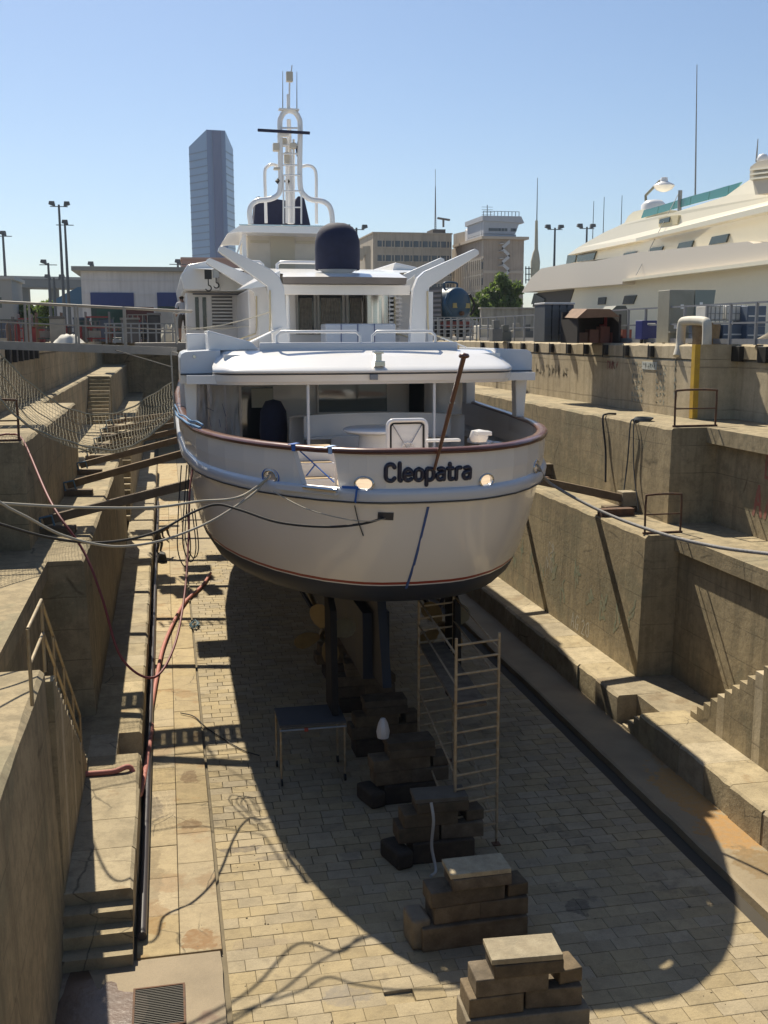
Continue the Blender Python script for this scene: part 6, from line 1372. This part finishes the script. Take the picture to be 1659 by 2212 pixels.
for k in range(5):
    z = zr-3.9-2.9*k; obj('window', MB().bar(F0+Vector((.06,0,z-.9)), F1+Vector((.06,0,z-.9)), .12, 1.3), DW, t)
obj('roof_slab', MB().box(p0.x-.6,Yf-.8,zr+.01,b3(1343,430,Yf).x,Yf+20,zr+.5), mat('slab_tan', (.48,.41,.33), .9), t)
for k in range(2): obj('wall_band', MB().box(p0.x,Yf-.12,zr-6.2-5.0*k,p1.x,Yf-.003,zr-5.7-5.0*k), bpy.data.materials['slab_tan'], t)
# fire stair on the front
mb = MB(); xs0, xs1 = b3(1160,600,Yf-1).x, b3(1212,600,Yf-1).x
for k in range(7):
    z = zr-.8-1.35*k; a_, b_ = (xs0, xs1) if k % 2 else (xs1, xs0); obj('stair_flight', MB().prism([(a_,Yf-1.3,z),(b_,Yf-1.3,z-1.2),(b_,Yf-1.3,z-.5),(a_,Yf-1.3,z+.7)], (0,.15,0)), mat('stair_pale', (.5,.5,.5), .8) if k == 0 else bpy.data.materials['stair_pale'], t)
    obj('stair_landing', MB().box(min(a_,b_)-.3,Yf-1.3,z-.1,min(a_,b_)+.3,Yf-.02,z), bpy.data.materials['stair_pale'], t)
lk = mat('lookout_grey', (.42,.44,.48), .6, var=.15)
q0, q1 = b3(1040,300,Yf), b3(1270,300,Yf); zb = zr+.52
obj('lookout_base', MB().box(q0.x,Yf+.6,zb,q1.x,Yf+12,b3(1100,392,Yf).z), lk, t)
zt0 = b3(1100,300,Yf).z; zw0 = b3(1100,390,Yf).z; obj('lookout_wall', MB().prism([(q0.x,Yf+.5,zw0+.01),(b3(1262,390,Yf).x,Yf+.5,zw0+.01),(b3(1295,320,Yf).x,Yf+.5,zt0),(q0.x,Yf+.5,zt0)], (0,11,0)), lk, t)
for k in range(7):
    xa_ = b3((1075,1120,1142,1165,1187,1230,1250)[k],350,Yf).x; wd = (1.25,.55,.55,.55,.55,.75,.6)[k]; obj('window', MB().box(xa_,Yf+.44,zw0+.5,xa_+wd,Yf+.49,zt0-1.3), DW, t)
obj('lookout_roof', MB().prism([(q0.x-.3,Yf+.2,zt0+.01),(b3(1322,322,Yf).x,Yf+.2,zt0-.3),(b3(1300,305,Yf).x,Yf+.2,zt0+.9),(q0.x-.3,Yf+.2,zt0+.9)], (0,12,0)), lk, t)
s0, s1 = b3(945,315,Yf+8), b3(1080,290,Yf+4); obj('plant_room', MB().prism([(b3(905,470,Y+2).x,Y+2,zr+.5),(q0.x-.05,Yf+2,zr+.5),(q0.x-.05,Yf+2,b3(1040,285,Yf+2).z),(b3(945,315,Y).x,Y+1,b3(945,335,Y).z),(b3(905,350,Y+2).x,Y+2,b3(905,365,Y+2).z)], (3,3,0)), mat('plant_pale', (.55,.56,.58), .7), t)
obj('plant_wall', MB().prism([(p2.x+.2,Y+9.5,zr-.2),(b3(905,470,Y+2).x,Y+2,zr),(b3(905,375,Y+2).x,Y+2,b3(905,375,Y+2).z),(p2.x+.2,Y+9.5,b3(815,392,Y+9).z)], (2,2,0)), def_m, t)
for k in range(11):
    x = q0.x+(b3(1290,275,Yf).x-q0.x)*k/10; obj('roof_rail_post', MB().box(x-.05,Yf+.6,zt0+.9,x+.05,Yf+.7,zt0+1.8), LP, t)
obj('roof_rail', MB().box(q0.x,Yf+.6,zt0+1.72,b3(1290,275,Yf).x,Yf+.7,zt0+1.8), LP, t)
mb = MB(); pA = b3(1060,290,Yf+3); mb.bar(pA, b3(1060,190,Yf+3), .12); 
for k in range(4): q = b3(1060,205+18*k,Yf+3); mb.bar(q-Vector((1.1,0,0)), q+Vector((1.1,0,0)), .06)
obj('aerial_array', mb, LP, t)
obj('canopy', MB().prism([(b3(155,590).x,Y-30,Q+7),(b3(205,500).x,Y-30,Q+13),(b3(235,500).x,Y-30,Q+13),(b3(235,520).x,Y-30,Q+11),(b3(185,590).x,Y-30,Q+7)], (0,2,0)), def_m, t) if False else None
# old crane like arm left of the office block
t = thing('loading_arm', 'small tan loading gantry left of the port office block', 'gantry', (b3(200,600,150).x, 150, Q))
obj('leg', MB().bar(b3(160,570,150), b3(190,500,150), 1.0), def_m, t); obj('beam', MB().bar(b3(185,505,150), b3(240,500,150), .9), def_m, t); obj('leg', MB().bar(b3(222,500,150), b3(222,640,150), .8), def_m, t)
# --- ship's mast, cream, between building and superyacht
Ym = 95; t = thing('cream_mast', 'cream coloured ship mast with a long thin aerial left of the superyacht bow', 'mast', (b3(1400,700,Ym).x, Ym, Q))
MC = mat('mast_cream', (.50,.45,.33), .6, var=.3)
obj('mast_tube', MB().tube([b3(1392,800,Ym), b3(1395,640,Ym), b3(1397,590,Ym), b3(1400,530,Ym), b3(1403,500,Ym), b3(1405,300,Ym)], [.42,.42,.44,.30,.17,.12], 10), MC, t, 60)
obj('aerial', MB().tube([b3(1407,300,Ym), b3(1412,0,Ym)], [.05,.025], 6), LP, t, 60)
for k in range(3): obj('platform_rail', MB().bar(b3(1325,635+40*k,Ym), b3(1380,635+40*k,Ym), .08), LP, t)
for k in range(3): obj('rail_post', MB().bar(b3(1330+22*k,620,Ym), b3(1330+22*k,740,Ym), .08), LP, t)
for i, (a_, zt_) in enumerate(((505,410),(630,400),(432,440))):
    p_ = atY(*zc4(a_,600+60*(i == 0)), 150); q_ = atY(*zc4(a_+8,zt_), 150); tag(obj('sailing_mast', MB().tube([Vector((p_.x,150,Q)), q_], [.12,.04], 6), LP), ('thin far mast above the superyacht windscreen','thin far mast left of the bent arm lamp','faint thin mast beside the right double lamp post')[i], 'mast')

# --- trees: trunk, limbs and thousands of small leaves
LEAF = mat('leaf_green', (.10,.155,.035), .6, rnd=.45, var=.5, vscale=1.0, col2=(.15,.19,.05)); n_ = LEAF.node_tree; tr_ = n_.nodes.new('ShaderNodeBsdfTranslucent'); tr_.inputs[0].default_value = (.22,.32,.06,1); mx_ = n_.nodes.new('ShaderNodeMixShader'); mx_.inputs[0].default_value = .45
n_.links.new(n_.nodes['Principled BSDF'].outputs[0], mx_.inputs[1]); n_.links.new(tr_.outputs[0], mx_.inputs[2]); n_.links.new(mx_.outputs[0], n_.nodes['Material Output'].inputs[0])
BARK = mat('bark', (.07,.055,.04), .9)
def tree(px, py_top, py_bot, wpx, Yt, n, leaf, label, seed, name='leafy_tree', cat='tree', bare=.0):
    rr = random.Random(seed); top = atY(px, py_top, Yt); bot = atY(px, py_bot, Yt); Rw = wpx/2/F_PX*Yt*1.0; hh = top.z-max(bot.z, Q)
    zb = max(bot.z, Q); t = thing(name, label, cat, (top.x, Yt, Q)); mb = MB(); mb.tube([(top.x,Yt,Q),(top.x+.1,Yt,Q+hh*.4),(top.x,Yt,Q+hh*.7)], [.25,.18,.1], 8)
    for k in range(7):
        a = rr.uniform(0, 6.28); mb.tube([(top.x,Yt,Q+hh*.35),(top.x+Rw*.5*math.cos(a),Yt+Rw*.5*math.sin(a),Q+hh*.65),(top.x+Rw*.8*math.cos(a),Yt+Rw*.8*math.sin(a),Q+hh*rr.uniform(.6,.9))], [.1,.06,.03], 5)
    obj('trunk', mb, BARK, t, 60); mb = MB(); cl = []
    for k in range(34):
        a = rr.uniform(0, 6.28); r_ = Rw*math.sqrt(rr.random())*.85; zz = rr.random(); cl.append((Vector((top.x+r_*math.cos(a), Yt+r_*math.sin(a), zb+hh*(.18+.70*zz*(1-.35*(r_/Rw)**2)))), Rw*rr.uniform(.16,.34)))
    for k in range(n):
        c, r_ = rr.choice(cl); d = Vector((rr.gauss(0,1), rr.gauss(0,1), rr.gauss(0,.8))).normalized()*r_*rr.random()**.4; p = c+d
        if p.z < Q+.05: continue
        u = Vector((rr.gauss(0,1), rr.gauss(0,1), rr.gauss(0,1))).normalized()*leaf*rr.uniform(.6,1.3); v = u.orthogonal().normalized()*leaf*.5
        mb.quad(p-u, p+v, p+u, p-v)
    o = obj('crown', mb, LEAF, t, fix=False); return t
tree(1090,585,700,95,125,9000,.30,'bright green bush below the port control block',1)
tree(1040,625,700,50,120,2500,.28,'small green bush left of the large one by the truck',2)
tree(100,640,715,40,100,2500,.25,'green shrub below the viaduct at the left',3,'green_shrub','shrub'); tree(60,655,715,60,115,2500,.3,'wide low shrub at the far left below the viaduct',4,'green_shrub','shrub')
# --- low hills on the far left horizon, town strip far right
g = MB(); rows = [[], [], []]
for i in range(60):
    x = -2600+i*90; hgt = 14+22*max(0, noise.noise(Vector((i*.16,3,0))))+10*noise.noise(Vector((i*.5,1,0)))
    rows[0].append(Vector((x,3600,0))); rows[1].append(Vector((x,3650,Q+max(3,hgt)))); rows[2].append(Vector((x,4200,Q+max(2,hgt*.7))))
g.grid(rows); struct(obj('distant_hills', g, mat('hill_haze', (.14,.16,.17), .95)))
print('p5 ok')
# ---- thin summer haze over the port
hz = bpy.data.materials.new('haze_air'); hz.use_nodes = True; n_ = hz.node_tree; n_.nodes.clear()
pv = n_.nodes.new('ShaderNodeVolumePrincipled'); pv.inputs['Color'].default_value = (.74,.83,1,1); pv.inputs['Density'].default_value = .00013; pv.inputs['Anisotropy'].default_value = .3
ou = n_.nodes.new('ShaderNodeOutputMaterial'); n_.links.new(pv.outputs[0], ou.inputs['Volume'])
stuff(obj('haze', MB().box(-1500,-70,-2.5,2200,1200,190), hz))
